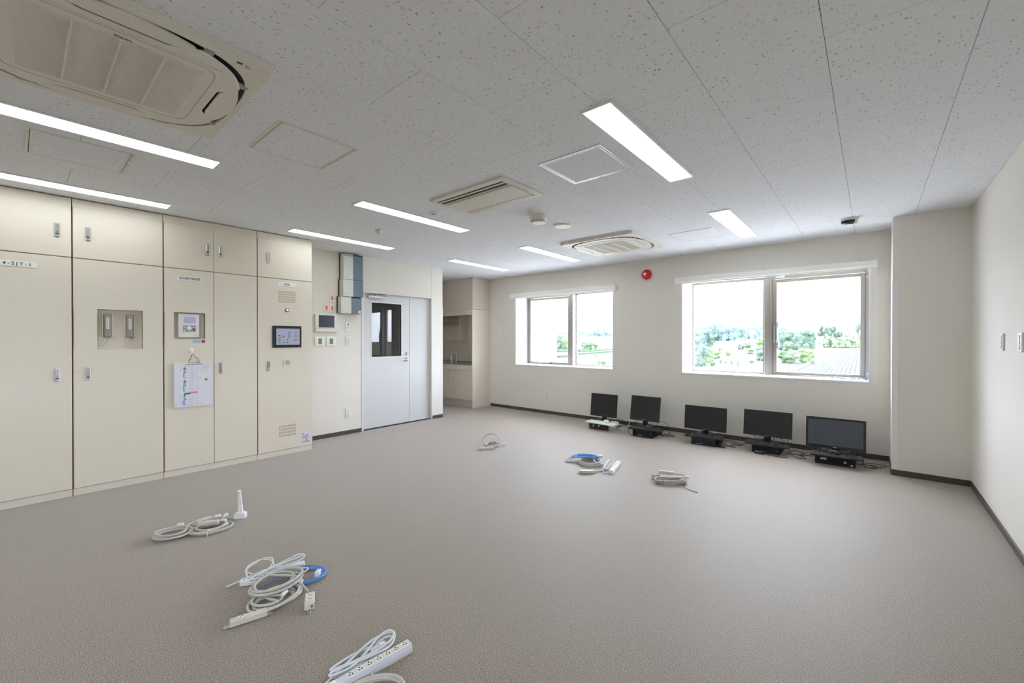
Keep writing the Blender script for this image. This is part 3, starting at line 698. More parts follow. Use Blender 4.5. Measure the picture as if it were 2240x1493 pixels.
obj('seam', G().box(XW + .03, XW + .031, 2.523, 2.818, 1.457, 1.461), 'slotg', r)
for lab, y0, y1 in (('white thermostat with a green display, next to the cream cabinets', 2.526, 2.652), ('white thermostat with a green display, nearer the door', 2.677, 2.804)):
    r = plate_wall('thermostat', lab, 'thermostat', y0, y1, 1.227, 1.347, 'thermostats under the intercom', .014)
    ym = (y0 + y1) / 2; obj('display', G().box(XW + .014, XW + .0148, ym - .022, ym + .026, 1.252, 1.328), 'green', r)
    obj('button', G().cbox(XW + .014, XW + .016, y0 + .012, y0 + .028, 1.25, 1.262, .001).cbox(XW + .014, XW + .016, y0 + .012, y0 + .028, 1.272, 1.284, .001), 'plastic_c', r)
r = plate_wall('volume_switch', 'white dial plate above the six-way light switch', 'switch', 2.949, 3.025, 1.43, 1.552)
obj('dial', G().lathe((XW + .009, 2.987, 1.482), [(.022, 0), (.022, .006), (.018, .01)], 24, 'x'), 'plastic_w', r)
obj('pointer', G().box(XW + .019, XW + .0196, 2.984, 2.988, 1.482, 1.503), 'ink', r)
obj('legend', G().box(XW + .009, XW + .0094, 2.978, 2.994, 1.516, 1.532).box(XW + .009, XW + .0094, 2.965, 2.972, 1.497, 1.502), 'ink', r)
r = plate_wall('light_switch', 'white plate of six light switches below the dial plate', 'switch', 2.949, 3.027, 1.225, 1.35)
for i in range(2):
    for j in range(3): obj('switch_key', G().cbox(XW + .009, XW + .013, 2.961 + i * .028, 2.987 + i * .028, 1.242 + j * .032, 1.271 + j * .032, .002), 'plastic_c', r)
r = plate_wall('wall_outlet', 'white double power outlet low on the wall beside the door', 'outlet', 2.949, 3.023, .226, .357)
for j in range(2):
    s = obj('socket', G().cbox(XW + .009, XW + .0115, 2.968, 3.004, .243 + j * .052, .288 + j * .052, .001), 'plastic_c', r); z = .27 + j * .052
    obj('socket_slot', G().box(XW + .0115, XW + .0119, 2.977, 2.98, z - .005, z + .006).box(XW + .0115, XW + .0119, 2.992, 2.995, z - .005, z + .006).box(XW + .0115, XW + .0119, 2.983, 2.989, z - .018, z - .012), 'slot', s)

# ================================================================ kitchenette in the recess
KX, KY = -5.779, 5.622
r = thing('kitchenette', 'beige mini kitchen with two base doors and a tall side panel in the recess', 'kitchenette', (-6.5, 5.85, 0))
obj('side_panel', G().cbox(KX - .02, KX, KY, YB, .001, .822, .001).cbox(KX - .02, KX, KY, YB, .824, 1.888, .001), 'kit', r)
ub = obj('upper_board', G().cbox(KX - .02, KX + .002, KY, YB, 1.892, H, .001), 'recess', r, label='taupe board above the side panel')
ub2 = obj('upper_board', G().cbox(XL, KX - .02, KY, KY + .02, 1.892, H, .001), 'recess', r, label='taupe board above the opening')
q = G()
for y in (KY + .06, YB - .03):
    for z in (1.92, 2.2): q.cyl((KX + .002, y, z), (KX + .005, y, z), .006, n=10)
obj('screw_cap', q, 'plastic_w', ub)
q = G()
for x in (-6.56, -6.17, -5.83):
    for z in (1.912, 2.195): q.cyl((x, KY, z), (x, KY - .003, z), .006, n=10)
obj('screw_cap', q, 'plastic_w', ub2)
obj('fascia', G().cbox(XL, KX - .02, KY + .002, KY + .02, 1.785, 1.888, .001), 'kit', r)
obj('back_panel', G().box(XL, KX - .02, YB - .012, YB - .001, .8, 1.9), 'kit', r)
obj('ceiling_panel', G().box(XL, KX - .02, KY + .02, YB - .012, 1.86, 1.888), 'kit', r)
obj('carcass', G().box(XL, KX - .02, KY + .022, YB - .012, .14, .8), 'kit', r)
obj('apron', G().cbox(XL, KX - .021, KY, KY + .02, .728, .822, .001), 'kit', r)
obj('toe_kick', G().box(XL, KX - .02, KY + .05, KY + .065, .001, .14), 'recess', r)
for x0, x1 in ((-6.85, -6.317), (-6.313, -5.802)):
    d = obj('base_door', G().cbox(x0, x1, KY, KY + .02, .145, .72, .0015), 'kit', r)
    hx = x0 + .1 if x0 > -6.4 else x1 - .12
    obj('handle', G().cbox(hx - .06, hx + .05, KY - .014, KY, .693, .699, .002), 'steel', d)
obj('base_door', G().cbox(-7.4, -6.854, KY, KY + .02, .145, .72, .0015), 'kit', r)
r = thing('worktop', 'stainless steel sink worktop of the mini kitchen', 'worktop', (-6.5, 5.85, .82))
obj('top', G().cbox(XL + .01, KX - .022, KY - .006, YB - .014, .823, .842, .003), 'steel', r)
obj('sink_bowl', G().cbox(-7.3, -6.78, KY + .07, YB - .13, .842, .8425, .0001), 'slotg', r)
obj('splash_lip', G().box(XL + .01, KX - .022, YB - .03, YB - .014, .842, .862), 'steel', r)
fy = KY + .36
r = thing('faucet', 'chrome single-lever faucet on the steel worktop', 'faucet', (-6.75, fy, .842))
obj('body', G().cyl((-6.78, fy, .8427), (-6.78, fy, .9), .022, n=16).cyl((-6.78, fy, .9), (-6.80, fy, .99), .019, .015, n=16), 'chrome', r)
obj('lever', G().tube([(-6.80, fy, .985), (-6.83, fy - .01, 1.0), (-6.9, fy - .02, 1.03)], .007, 8), 'chrome', r)
obj('spout', G().tube([(-6.62, fy, .8427), (-6.62, fy, .96), (-6.625, fy - .005, 1.0), (-6.65, fy - .02, 1.028), (-6.69, fy - .05, 1.034), (-6.72, fy - .07, 1.024), (-6.73, fy - .078, 1.0)], .013, 10), 'chrome', r)
r = thing('dish_shelf', 'open beige shelf unit hanging over the sink', 'shelf', (-6.9, 5.95, 1.28))
obj('side', G().cbox(-6.428, -6.412, KY + .25, YB - .014, 1.275, 1.856, .001), 'kit', r)
for z in (1.295, 1.572, 1.686): obj('shelf_board', G().cbox(XL + .004, -6.4282, KY + .25, YB - .014, z, z + .016, .001), 'kit', r)
# ================================================================ ceiling fittings
def lamp(label, xc, y0, y1):
    wd = .187; x0, x1 = xc - wd / 2, xc + wd / 2
    r = thing('ceiling_lamp', label, 'lamp', (xc, (y0 + y1) / 2, H), group='recessed strip lamps')
    q = G()
    for a, b, c, d in ((x0, x0 + .016, y0, y1), (x1 - .016, x1, y0, y1), (x0 + .016, x1 - .016, y0, y0 + .012), (x0 + .016, x1 - .016, y1 - .012, y1)): q.cbox(a, b, c, d, H - .008, H - .0005, .0015)
    obj('frame', q, 'lampframe', r)
    n = 9; pf = [(x0 + .016 + (wd - .032) * i / (n - 1), H - .003 - .004 * sin(pi * i / (n - 1))) for i in range(n)] + [(x1 - .016, H - .001), (x0 + .016, H - .001)]
    obj('diffuser', G().prism(pf, y0 + .012, y1 - .012, 'y'), 'glow', r)
LY = ((-.385, .895), (1.912, 3.192), (4.195, 5.475))
lamp('strip lamp above the middle of the floor, beside the square access hatch', -1.075, *LY[1])
lamp('strip lamp beside the dome camera, close to the wider window', -1.082, *LY[2])
lamp('strip lamp reaching past the big cassette air conditioner, nearer to it of the two', -3.39, *LY[0])
lamp('strip lamp beside the slotted ventilator', -3.39, *LY[1])
lamp('strip lamp beside the smaller looking cassette air conditioner near the windows', -3.39, *LY[2])
lamp('strip lamp running along just above the cream cabinets', -4.775, *LY[0])
lamp('strip lamp ending above the stacked grey wall boxes', -4.775, *LY[1])
lamp('strip lamp in front of the kitchenette recess', -4.775, *LY[2])
lamp('strip lamp overhead behind the camera by the right wall', -1.075, *LY[0])
for xc, wh in ((-1.075, 'by the right wall'), (-3.39, 'midway across'), (-4.775, 'over the cabinet side')): lamp('strip lamp at the far end behind the camera, ' + wh, xc, -2.5, -1.3)
# access hatches
def hatch(label, x0, x1, y0, y1, sides, m):
    """sides: which edges show a wide aluminium bar"""
    r = thing('access_hatch', label, 'hatch', ((x0 + x1) / 2, (y0 + y1) / 2, H), group='ceiling access hatches')
    q = G(); b = {k: (.014 if k in sides else .004) for k in 'xXyY'}
    def bars(a0, a1, c0, c1, z0, z1, k):
        q.cbox(a0, a0 + b['x'] * k, c0, c1, z0, z1, .001).cbox(a1 - b['X'] * k, a1, c0, c1, z0, z1, .001)
        q.cbox(a0 + b['x'] * k, a1 - b['X'] * k, c0, c0 + b['y'] * k, z0, z1, .001).cbox(a0 + b['x'] * k, a1 - b['X'] * k, c1 - b['Y'] * k, c1, z0, z1, .001)
    bars(x0, x1, y0, y1, H - .0035, H - .0003, 1)
    obj('outer_frame', q, m, r); q = G()
    u = [x0 + b['x'] + .003, x1 - b['X'] - .003, y0 + b['y'] + .003, y1 - b['Y'] - .003]
    bars(*u, H - .0035, H - .0003, .8); obj('inner_frame', q, m, r)
    obj('gap', G().box(x0 + .002, x1 - .002, y0 + .002, y1 - .002, H - .0006, H - .0002), 'slot', r)
    obj('board', G().cbox(u[0] + b['x'] * .8, u[1] - b['X'] * .8, u[2] + b['y'] * .8, u[3] - b['Y'] * .8, H - .003, H - .0007, .0008), 'tile', r)
    obj('catch', G().cyl((x1 - .25, y1 - .006, H - .005), (x1 - .25, y1 - .006, H - .0035), .006, n=10) if 'Y' in sides else G().cyl((x0 + .1, y1 - .006, H - .005), (x0 + .1, y1 - .006, H - .0035), .005, n=10), 'slotg', r)
hatch('square access hatch with a silver frame all round, beside the middle strip lamp', -1.727, -1.257, 2.298, 2.768, 'xXyY', 'handle')
hatch('access hatch with beige edge bars between the big air conditioner and the ventilator', -2.918, -2.442, .926, 1.388, 'yY', 'plastic_c')
hatch('access hatch with beige end bars lying between the two long strip lamps', -4.075, -3.6, .036, .5, 'yY', 'plastic_c')
hatch('faint access hatch close to the windows, between air conditioner and lamp', -1.765, -1.292, 4.772, 5.245, 'X', 'plastic_w')
# cassette air conditioners
def sq(a, n, k=96):
    o = []
    for i in range(k):
        t = 2 * pi * i / k; c, s = cos(t), sin(t)
        rr = (abs(c) ** n + abs(s) ** n) ** (-1 / n); o.append((a * rr * c, a * rr * s))
    return o
def cassette(label, x, y):
    r = thing('air_conditioner', label, 'air conditioner', (x, y, H)); R_ = r
    hs = .47; z0, z1 = -.032, -.0005
    outer = []
    for (px, py) in sq(.44, 3.3):
        m = max(abs(px), abs(py)); k = hs / m; outer.append((px * k, py * k))
    # round the four outer corners a little by snapping the nearest points
    corners = [(hs, hs), (-hs, hs), (-hs, -hs), (hs, -hs)]
    for c in corners:
        i = min(range(len(outer)), key=lambda j: (outer[j][0] - c[0]) ** 2 + (outer[j][1] - c[1]) ** 2); outer[i] = (c[0] * .985, c[1] * .985)
    q = G().ring(outer, sq(.445, 3.3), z0, z1); obj('panel', q, 'ac', r, True)
    obj('panel_edge', G().ring([(a * 1.004, b * 1.004) for a, b in outer], [(a * .985, b * .985) for a, b in outer], -.022, -.0004), 'ac', r, True)
    obj('outlet_slot', G().prism(sq(.446, 3.3), -.02, -.012), 'ac_dark', r, True)
    # body with a bay on each side for the flaps
    def bay(px, py):
        for ax in (0, 1):
            p = [px, py]
            u, v = p[1 - ax], p[ax]
            lim = .346 if abs(u) < .125 else .346 + (abs(u) - .125) / .125 * .085
            if abs(u) < .25 and abs(v) > lim: p[ax] = math.copysign(lim, v)
            px, py = p
        return px, py
    body = [bay(*p) for p in sq(.428, 3.1, 192)]
    small = [bay(*p) for p in sq(.42, 3.1, 192)]
    core = [(p[0] * .975, p[1] * .975) for p in body]; obj('core', G().prism(core, -.034, -.018), 'ac_dark', r, True)
    q = G().prism(body, -.036, -.0335); n = len(body)
    vs = [(p[0], p[1], -.036) for p in body] + [(p[0] * .985, p[1] * .985, -.0395) for p in body]
    q.add(vs, [(i, (i + 1) % n, n + (i + 1) % n, n + i) for i in range(n)] + [tuple(range(n, 2 * n))])
    obj('body', q, 'ac', r, True)
    for k in range(4):   # flaps
        pts = [(-.115, .357), (.115, .357), (.165, .366), (.2, .386), (.208, .397), (.195, .412), (.13, .430), (.06, .440), (0, .443), (-.06, .440), (-.13, .430), (-.195, .412), (-.208, .397), (-.2, .386), (-.165, .366)]
        q = G().prism(pts, -.037, -.03); vs = [(a * .97, (b - .395) * .9 + .395, -.0395) for a, b in pts]
        q.add([(a, b, -.037) for a, b in pts] + vs, [(i, (i + 1) % 15, 15 + (i + 1) % 15, 15 + i) for i in range(15)] + [tuple(range(15, 30))])
        q.xf(Matrix.Rotation(k * pi / 2, 4, 'Z')); obj('flap', q, 'ac', r, True)
        for sx in (-1, 1): obj('flap_joint', G().cbox(sx * .245 - .018, sx * .245 + .018, .392, .436, -.033, -.02, .003).xf(Matrix.Rotation(k * pi / 2, 4, 'Z')), 'ac_grey', r, True)
    gp = obj('grille_panel', G().cbox(-.318, .318, -.318, .318, -.0425, -.0385, .002), 'ac', r, True)
    obj('grille_groove', G().ring([(a * .309 / .44, b * .309 / .44) for a, b in sq(.44, 12)], [(a * .306 / .44, b * .306 / .44) for a, b in sq(.44, 12)], -.0429, -.0424), 'ac_grey', gp, True)
    gr = obj('grille_recess', G().box(-.262, .262, -.262, .262, -.0429, -.0423), 'ac_grey', r, True)
    q = G()
    for i in range(44):
        xx = -.258 + i * .012; q.add([(xx - .0035, -.262, -.0427), (xx + .0035, -.262, -.0427), (xx + .002, -.262, -.046), (xx - .002, -.262, -.046), (xx - .0035, .262, -.0427), (xx + .0035, .262, -.0427), (xx + .002, .262, -.046), (xx - .002, .262, -.046)],
                                           [(0, 1, 2, 3), (4, 7, 6, 5), (0, 4, 5, 1), (1, 5, 6, 2), (2, 6, 7, 3), (3, 7, 4, 0)])
    obj('grille_slats', q, 'ac', gr, True)
    for yy in (-.131, 0, .131): obj('grille_rib', G().box(-.262, .262, yy - .003, yy + .003, -.0567, -.0427), 'ac', gr, True)
    s = obj('receiver', G().box(.424, .438, .337, .357, -.0325, -.0318), 'ink', r, True)
    obj('receiver_legend', G().box(.431, .436, .365, .378, -.0325, -.0318).box(.423, .428, .366, .39, -.0325, -.0318).box(.414, .418, .37, .39, -.0325, -.0318), 'ac_grey', s, True)
    q = G().prism([(.284, -.022), (.272, -.019), (.279, -.012)], -.0429, -.0423); lg = obj('logo', q, 'slot', r, True)
    text('DAIKIN', .013, (x + .277, y + .008, H - .043), (0, 1, 0), (1, 0, 0), 'slot', lg, 'logo_lettering')
    return r
a1 = cassette('big square four-way cassette air conditioner over the near strip lamps', -2.445, .262)
a2 = dup(a1, (-2.457, 4.812, H), pi / 2, 'square four-way cassette air conditioner close to the window wall')
# ventilator
r = thing('ventilator', 'oblong ceiling ventilator with dark slots along its long sides', 'ventilator', (-2.457, 2.54, H))
x0, x1, y0, y1 = -2.876, -2.038, 2.287, 2.79
obj('cover', G().cbox(x0, x1, y0, y1, H - .014, H - .0004, .004), 'ac', r)
obj('centre_plate', G().cbox(x0 + .05, x1 - .05, y0 + .145, y1 - .115, H - .026, H - .013, .006), 'ac', r)
g = G().box(x0 + .04, x1 - .05, y0 + .052, y0 + .066, H - .0146, H - .0136).box(x0 + .045, x1 - .055, y0 + .088, y0 + .122, H - .0146, H - .0136)
obj('inlet_slot', g, 'ac_dark', r)
g = G().box(x0 + .04, x1 - .05, y1 - .098, y1 - .05, H - .0146, H - .0136); gr = obj('outlet_recess', g, 'ac_grey', r)
obj('outlet_gap', G().box(x0 + .04, x0 + .16, y1 - .062, y1 - .052, H - .0152, H - .0144).box(x1 - .19, x1 - .055, y1 - .062, y1 - .052, H - .0152, H - .0144), 'ac_dark', gr)
obj('outlet_bar', G().cbox(x0 + .05, x1 - .06, y1 - .09, y1 - .064, H - .018, H - .0138, .002), 'ac', r)
obj('bar', G().cbox(x0 + .04, x1 - .05, y0 + .068, y0 + .086, H - .019, H - .0136, .002), 'ac', r)
# round things
c = (-2.433, 3.245)
r = thing('smoke_detector', 'deep white cylindrical detector hanging from the ceiling', 'detector', (*c, H))
obj('base', G().lathe((*c, H), [(.083, 0), (.083, -.05), (.078, -.055)], 36), 'plastic_c', r); obj('head', G().lathe((*c, H), [(.066, -.054), (.066, -.07), (.06, -.075)], 36), 'plastic_c', r); obj('ring', G().lathe((*c, H), [(.07, -.0545), (.07, -.062)], 36), 'slotg', r)
c = (-2.455, 3.69)
r = thing('blank_cover', 'flat round white cover plate next to the deep detector', 'cover plate', (*c, H))
obj('rim', G().lathe((*c, H), [(.098, -.0003), (.098, -.006), (.094, -.008)], 40), 'plastic_c', r); obj('disc', G().lathe((*c, H), [(.085, -.0075), (.085, -.012), (.08, -.014)], 40), 'plastic_c', r)
c = (-3.14, 2.545)
r = thing('sensor_plate', 'small flat round sensor beside a strip lamp', 'sensor', (*c, H))
obj('disc', G().lathe((*c, H), [(.052, -.0003), (.052, -.006), (.046, -.01)], 32), 'plastic_w', r)
obj('eye', G().lathe((*c, H), [(.014, -.009), (.014, -.013), (.008, -.016)], 16), 'slotg', r)
obj('marks', G().box(c[0] - .03, c[0] - .02, c[1] - .02, c[1] - .01, H - .0108, H - .0098).box(c[0] + .018, c[0] + .03, c[1] + .006, c[1] + .016, H - .0108, H - .0098).box(c[0] + .012, c[0] + .024, c[1] - .024, c[1] - .018, H - .0108, H - .0098), 'ink', r)
c = (-4.06, 2.545)
r = thing('heat_detector', 'small domed heat detector above the stacked wall boxes', 'detector', (*c, H))
obj('base', G().lathe((*c, H), [(.042, -.0003), (.042, -.014), (.038, -.018)], 28), 'plastic_c', r)
obj('cage', G().lathe((*c, H), [(.03, -.017), (.027, -.032), (.018, -.034)], 20), 'plastic_c', r)
q = G()
for i in range(6): a = i * pi / 3; q.cyl((c[0] + .02 * cos(a), c[1] + .02 * sin(a), H - .03), (c[0] + .015 * cos(a), c[1] + .015 * sin(a), H - .046), .003, n=6)
q.lathe((*c, H), [(.014, -.034), (.014, -.046), (.01, -.048)], 14); obj('sensor', q, 'plastic_c', r)
c = (-.172, 5.325)
r = thing('dome_camera', 'black and white dome camera on the ceiling near the pillar', 'camera', (*c, H))
obj('base', G().lathe((*c, H), [(.07, -.0003), (.07, -.016), (.068, -.02)], 36), 'plastic_c', r)
obj('shell', G().lathe((*c, H), [(.066, -.019), (.064, -.035), (.056, -.05), (.036, -.06), (.0, -.063)], 36), 'wall_white', r)
q = G(); n = 14; vs = []
for j in range(5):
    rad, h_ = ((.0672, -.02), (.0655, -.035), (.0605, -.046), (.052, -.053), (.04, -.0592))[j]
    for i in range(n): a = radians(180) + radians(130) * i / (n - 1); vs.append((c[0] + rad * cos(a), c[1] + rad * sin(a), H + h_))
q.add(vs, [(j * n + i, j * n + i + 1, (j + 1) * n + i + 1, (j + 1) * n + i) for j in range(4) for i in range(n - 1)], True)
obj('window', q, 'screen', r)
# ================================================================ small fittings on the window wall, pillar and right wall
c = (-2.558, YB, 2.281)
r = thing('fire_bell', 'round red fire alarm bell between the two windows', 'alarm bell', c)
obj('gong', G().lathe(c, [(.071, -.001), (.075, -.012), (.073, -.026), (.06, -.04), (.035, -.048), (.0, -.049)], 40, 'y'), 'red', r)
obj('label_disc', G().lathe((c[0] - .013, c[1], c[2] + .006), [(.02, -.0485), (.02, -.0495)], 24, 'y'), 'plastic_w', r)
obj('label_print', G().box(c[0] - .024, c[0] - .004, c[1] - .0505, c[1] - .0496, c[2] + .004, c[2] + .006).box(c[0] - .02, c[0] - .006, c[1] - .0505, c[1] - .0496, c[2] + .009, c[2] + .011), 'slotg', r)
obj('screw', G().lathe((c[0] - .013, c[1], c[2] - .03), [(.007, -.045), (.007, -.05)], 12, 'y'), 'handle', r)
def plate_back(name, label, cat, x0, x1, z0, z1, socket=True):
    r = thing(name, label, cat, ((x0 + x1) / 2, YB, z0)); obj('plate', G().cbox(x0, x1, YB - .008, YB, z0, z1, .003), 'plastic_w', r)
    xm = (x0 + x1) / 2; zm = (z0 + z1) / 2
    if socket:
        s = obj('socket', G().cbox(xm - .017, xm + .017, YB - .011, YB - .008, zm - .04, zm + .04, .001), 'plastic_c', r)
        q = G()
        for dz in (-.022, .022): q.box(xm - .009, xm - .006, YB - .0115, YB - .0109, zm + dz - .006, zm + dz + .006).box(xm + .006, xm + .009, YB - .0115, YB - .0109, zm + dz - .006, zm + dz + .006)
        obj('socket_slot', q, 'slot', s)
    else: obj('rocker', G().cbox(xm - .018, xm + .018, YB - .012, YB - .008, zm - .035, zm + .035, .002), 'plastic_c', r)
plate_back('wall_switch', 'white switch plate between the kitchenette and the narrower window', 'switch', -5.554, -5.485, 1.434, 1.554, False)
plate_back('wall_outlet', 'white outlet low on the window wall, closer to the kitchenette', 'outlet', -5.012, -4.935, .243, .358)
plate_back('wall_outlet', 'white outlet low on the window wall, next along toward the computers', 'outlet', -4.443, -4.368, .243, .355)
r = thing('wall_outlet', 'white outlet on the narrow side of the pillar, low beside the computers', 'outlet', (PX, 5.92, .24))
obj('plate', G().cbox(PX - .009, PX, 5.88, 5.965, .24, .345, .004), 'plastic_w', r); obj('socket', G().cbox(PX - .011, PX - .009, 5.9, 5.945, .26, .325, .001), 'plastic_c', r)
for lab, y0, y1 in (('white switch plate on the right wall, closer to the corner', 4.306, 4.376), ('white switch plate on the right wall, farther from the corner', 3.83, 3.915)):
    r = thing('light_switch', lab, 'switch', (XR, (y0 + y1) / 2, 1.24)); obj('plate', G().cbox(XR - .012, XR, y0, y1, 1.239, 1.357, .004), 'plastic_w', r)
    ym = (y0 + y1) / 2
    for j in range(3): obj('switch_key', G().cbox(XR - .0155, XR - .012, ym - .014, ym + .014, 1.252 + j * .031, 1.28 + j * .031, .002), 'plastic_c', r)

# ================================================================ computers on the floor by the window wall
FLOORZ = .0006
def tower(label, x0, x1, y0, y1, h, style):
    r = thing('desktop_computer', label, 'computer', ((x0 + x1) / 2, y0, 0))
    if style == 'white':
        obj('case', G().cbox(x0, x1, y0 + .012, y1, FLOORZ, h, .003), 'wall_white', r)
        f = obj('front_panel', G().cbox(x0, x1, y0, y0 + .012, FLOORZ, h, .003), 'black', r, label='black front panel')
        obj('white_slot', G().box(x0 + .145, x0 + .185, y0 - .0006, y0, .05, .066), 'plastic_w', f)
        obj('round_button', G().cyl((x0 + .022, y0, .02), (x0 + .022, y0 - .002, .02), .008, n=12), 'plastic_w', f)
        obj('red_corner', G().prism([(x0 + .235, FLOORZ + .002), (x1 - .002, FLOORZ + .002), (x1 - .002, .02)], y0 - .0008, y0, 'y'), 'red', f)
        pts = []
        for k in range(48): a = 2 * pi * k / 48; pts.append((x0 + .077 + .0085 * sin(2 * a) + .004 * cos(a), y0 - .001, .05 + .02 * cos(a)))
        obj('emblem', G().tube(pts, .0022, 5, True), 'plastic_w', f)
    else:
        obj('case', G().cbox(x0, x1, y0 + .014, y1, FLOORZ, h, .003), 'blackm', r)
        f = obj('front_panel', G().cbox(x0, x1, y0, y0 + .014, FLOORZ, h, .004), 'black', r)
        if style == 'ribbed':
            q = G()
            for k in range(7):
                z = .016 + k * (h - .03) / 6.4; q.cbox(x0 + .004, x1 - .004, y0 - .004, y0, z, z + .006, .0015)
            obj('front_rib', q, 'blackm', f)
            obj('blue_badge', G().cbox(x0 + .085, x0 + .14, y0 - .006, y0, .012, .03, .002), 'blued', f)
            obj('power_key', G().cbox(x1 - .034, x1 - .012, y0 - .005, y0, .03, .06, .002), 'slot', f)
            obj('indicator', G().cbox(x0 + .065, x0 + .072, y0 - .005, y0, .012, .02, .001), 'plastic_w', f)
        else:
            obj('drive_front', G().cbox(x0 + .012, x1 - .012, y0 - .002, y0, .012, h - .016, .001), 'blackm', f)
            obj('white_label', G().box(x0 + .05, x0 + .1, y0 - .0028, y0 - .002, .05, .068), 'plastic_c', f)
            q = G().lathe((x1 - .083, y0 - .002, .046), [(.0105, 0), (.0105, -.001)], 24, 'y'); bd = obj('badge', q, 'plastic_w', f)
            text('hp', .014, (x1 - .083, y0 - .0036, .047), (1, 0, 0), (0, 0, 1), 'ink', bd, 'badge_lettering')
            obj('blue_sticker', G().box(x1 - .038, x1 - .02, y0 - .0028, y0 - .002, .014, .032), 'skyblue', f)
    return r
def keyboard(label, cx, cy_, z, w_, d, rz, black=True):
    r = thing('keyboard', label, 'keyboard', (cx, cy_, z), rz)
    q = G(); pf = [(-d / 2, 0), (d / 2, 0), (d / 2, .02), (-d / 2, .012)]
    q.prism(pf, -w_ / 2, w_ / 2, 'x'); obj('base', q, 'black' if black else 'plastic_w', r, True)
    q = G()
    cols = [(-w_ / 2 + .01, .33 * w_ / .46)]
    for row in range(6):
        y = d / 2 - .014 - row * (d - .022) / 6; n = 15; zz = .0195 - row * .0012
        for k in range(n):
            x = -w_ / 2 + .01 + k * (w_ * .67) / n; q.cbox(x, x + w_ * .67 / n - .0025, y - .0155, y, zz - .004, zz + .005, .0015)
        for k in range(3):
            x = -w_ / 2 + .02 + w_ * .69 + k * w_ * .04; q.cbox(x, x + w_ * .04 - .003, y - .0155, y, zz - .004, zz + .005, .0015)
        for k in range(4):
            x = -w_ / 2 + .03 + w_ * .8 + k * w_ * .04
            if x + w_ * .04 < w_ / 2: q.cbox(x, x + w_ * .04 - .003, y - .0155, y, zz - .004, zz + .005, .0015)
    k_ = obj('keys', q, 'key' if black else 'wall_white', r, True)
    return r
def monitor(label, x0, x1, z0, z1, yb, tilt, bez, bzbot, m_scr, deep=.2, foot=.12, zf=.093, glossy_edge=False):
    """panel between x0..x1, its lower edge at z0; stands on zf"""
    xm = (x0 + x1) / 2; r = thing('monitor', label, 'monitor', (xm, yb, zf)); w_ = x1 - x0; h = (z1 - z0) / cos(tilt); b = z0 - zf
    mt = Matrix.Translation((0, 0, b)) @ Matrix.Rotation(-tilt, 4, 'X')
    q = G().cbox(-w_ / 2, w_ / 2, 0, .026, 0, h, .003).cbox(-w_ / 2 + .05, w_ / 2 - .05, .024, .05, .05, h - .05, .012)
    obj('housing', q.xf(mt), 'black', r, True)
    q = G()
    for a in ((-w_ / 2, -w_ / 2 + bez, -.003, .002, 0, h), (w_ / 2 - bez, w_ / 2, -.003, .002, 0, h), (-w_ / 2 + bez, w_ / 2 - bez, -.003, .002, h - bez, h), (-w_ / 2 + bez, w_ / 2 - bez, -.003, .002, 0, bzbot)): q.cbox(*a, .001)
    obj('bezel', q.xf(mt), 'black', r, True)
    obj('screen', G().box(-w_ / 2 + bez, w_ / 2 - bez, -.0008, 0, bzbot, h - bez).xf(mt), m_scr, r, True)
    obj('maker_mark', G().box(-.018, .018, -.0036, -.003, bzbot * .35, bzbot * .65).xf(mt), 'inkg', r, True)
    if glossy_edge: obj('chrome_edge', G().tube([(-w_ / 2 - .001, .006, h * t) for t in (0, .02, .3, .5, .7)], .004, 8).xf(mt), 'chrome', r, True)
    obj('neck', G().cbox(-.035, .035, .03, .06, .008, b + .12, .006), 'black', r, True)
    obj('foot', G().cbox(-foot, foot, -.03, deep - .05, 0, .012, .005), 'black', r, True)
    return r
def mouse(label, x, y, z, rz, m, cordpts=None):
    r = thing('mouse', label, 'mouse', (x, y, z), rz); vs = []; n, k = 16, 6
    for j in range(k):
        t = j / (k - 1); s = sqrt(max(0, 1 - (t * .97) ** 2))
        for i in range(n): a = 2 * pi * i / n; vs.append((.03 * s * cos(a), .055 * s * sin(a) - .004 * t, .034 * t))
    q = G().add(vs, [(j * n + i, j * n + (i + 1) % n, (j + 1) * n + (i + 1) % n, (j + 1) * n + i) for j in range(k - 1) for i in range(n)], True)
    q.add(vs[:n], [tuple(range(n))]); q.add(vs[-n:], [tuple(range(n))]); obj('shell', q, m, r, True)
    obj('wheel', G().cyl((-.004, .03, .026), (.004, .03, .026), .008, n=12), 'slotg', r, True)
    return r
def messy(x, y, sx, sy, n, seed, z=.006, zr=.05):
    """an untidy loop of cable lying on the floor"""
    rnd = random.Random(seed); P = []
    for k in range(n):
        a = 2 * pi * k / 5.3 + rnd.uniform(-.3, .3); rr = rnd.uniform(.55, 1)
        P.append(Vector((x + sx * rr * cos(a), y + sy * rr * sin(a), z + zr * rnd.random() ** 2)))
    return smooth(P)
def smooth(P, sub=7):
    P = [Vector(p) for p in P]; out = []
    for i in range(len(P) - 1):
        p0, p1, p2, p3 = P[max(i - 1, 0)], P[i], P[i + 1], P[min(i + 2, len(P) - 1)]
        for k in range(sub):
            t = k / sub; out.append(.5 * ((2 * p1) + (p2 - p0) * t + (2 * p0 - 5 * p1 + 4 * p2 - p3) * t * t + (3 * p1 - p0 - 3 * p2 + p3) * t ** 3))
    out.append(P[-1]); return out
def cable(label, paths, r_, m='black', group=None):
    l = paths[0][0]; r = thing('cable', label, 'cable', (l[0], l[1], 0), group=group)
    for p in paths: obj('strand', G().tube(p, r_, 6), m, r)
    return r
T1 = tower('white-sided small desktop computer with a black front, under the white keyboard', -3.189, -2.873, 5.497, 5.83, .09, 'white')
keyboard('white keyboard lying on the white-sided computer', -2.995, 5.53, .0905, .47, .16, radians(-4), False)
mouse('white mouse on the white keyboard', -2.93, 5.55, .117, 1.3, 'plastic_w')
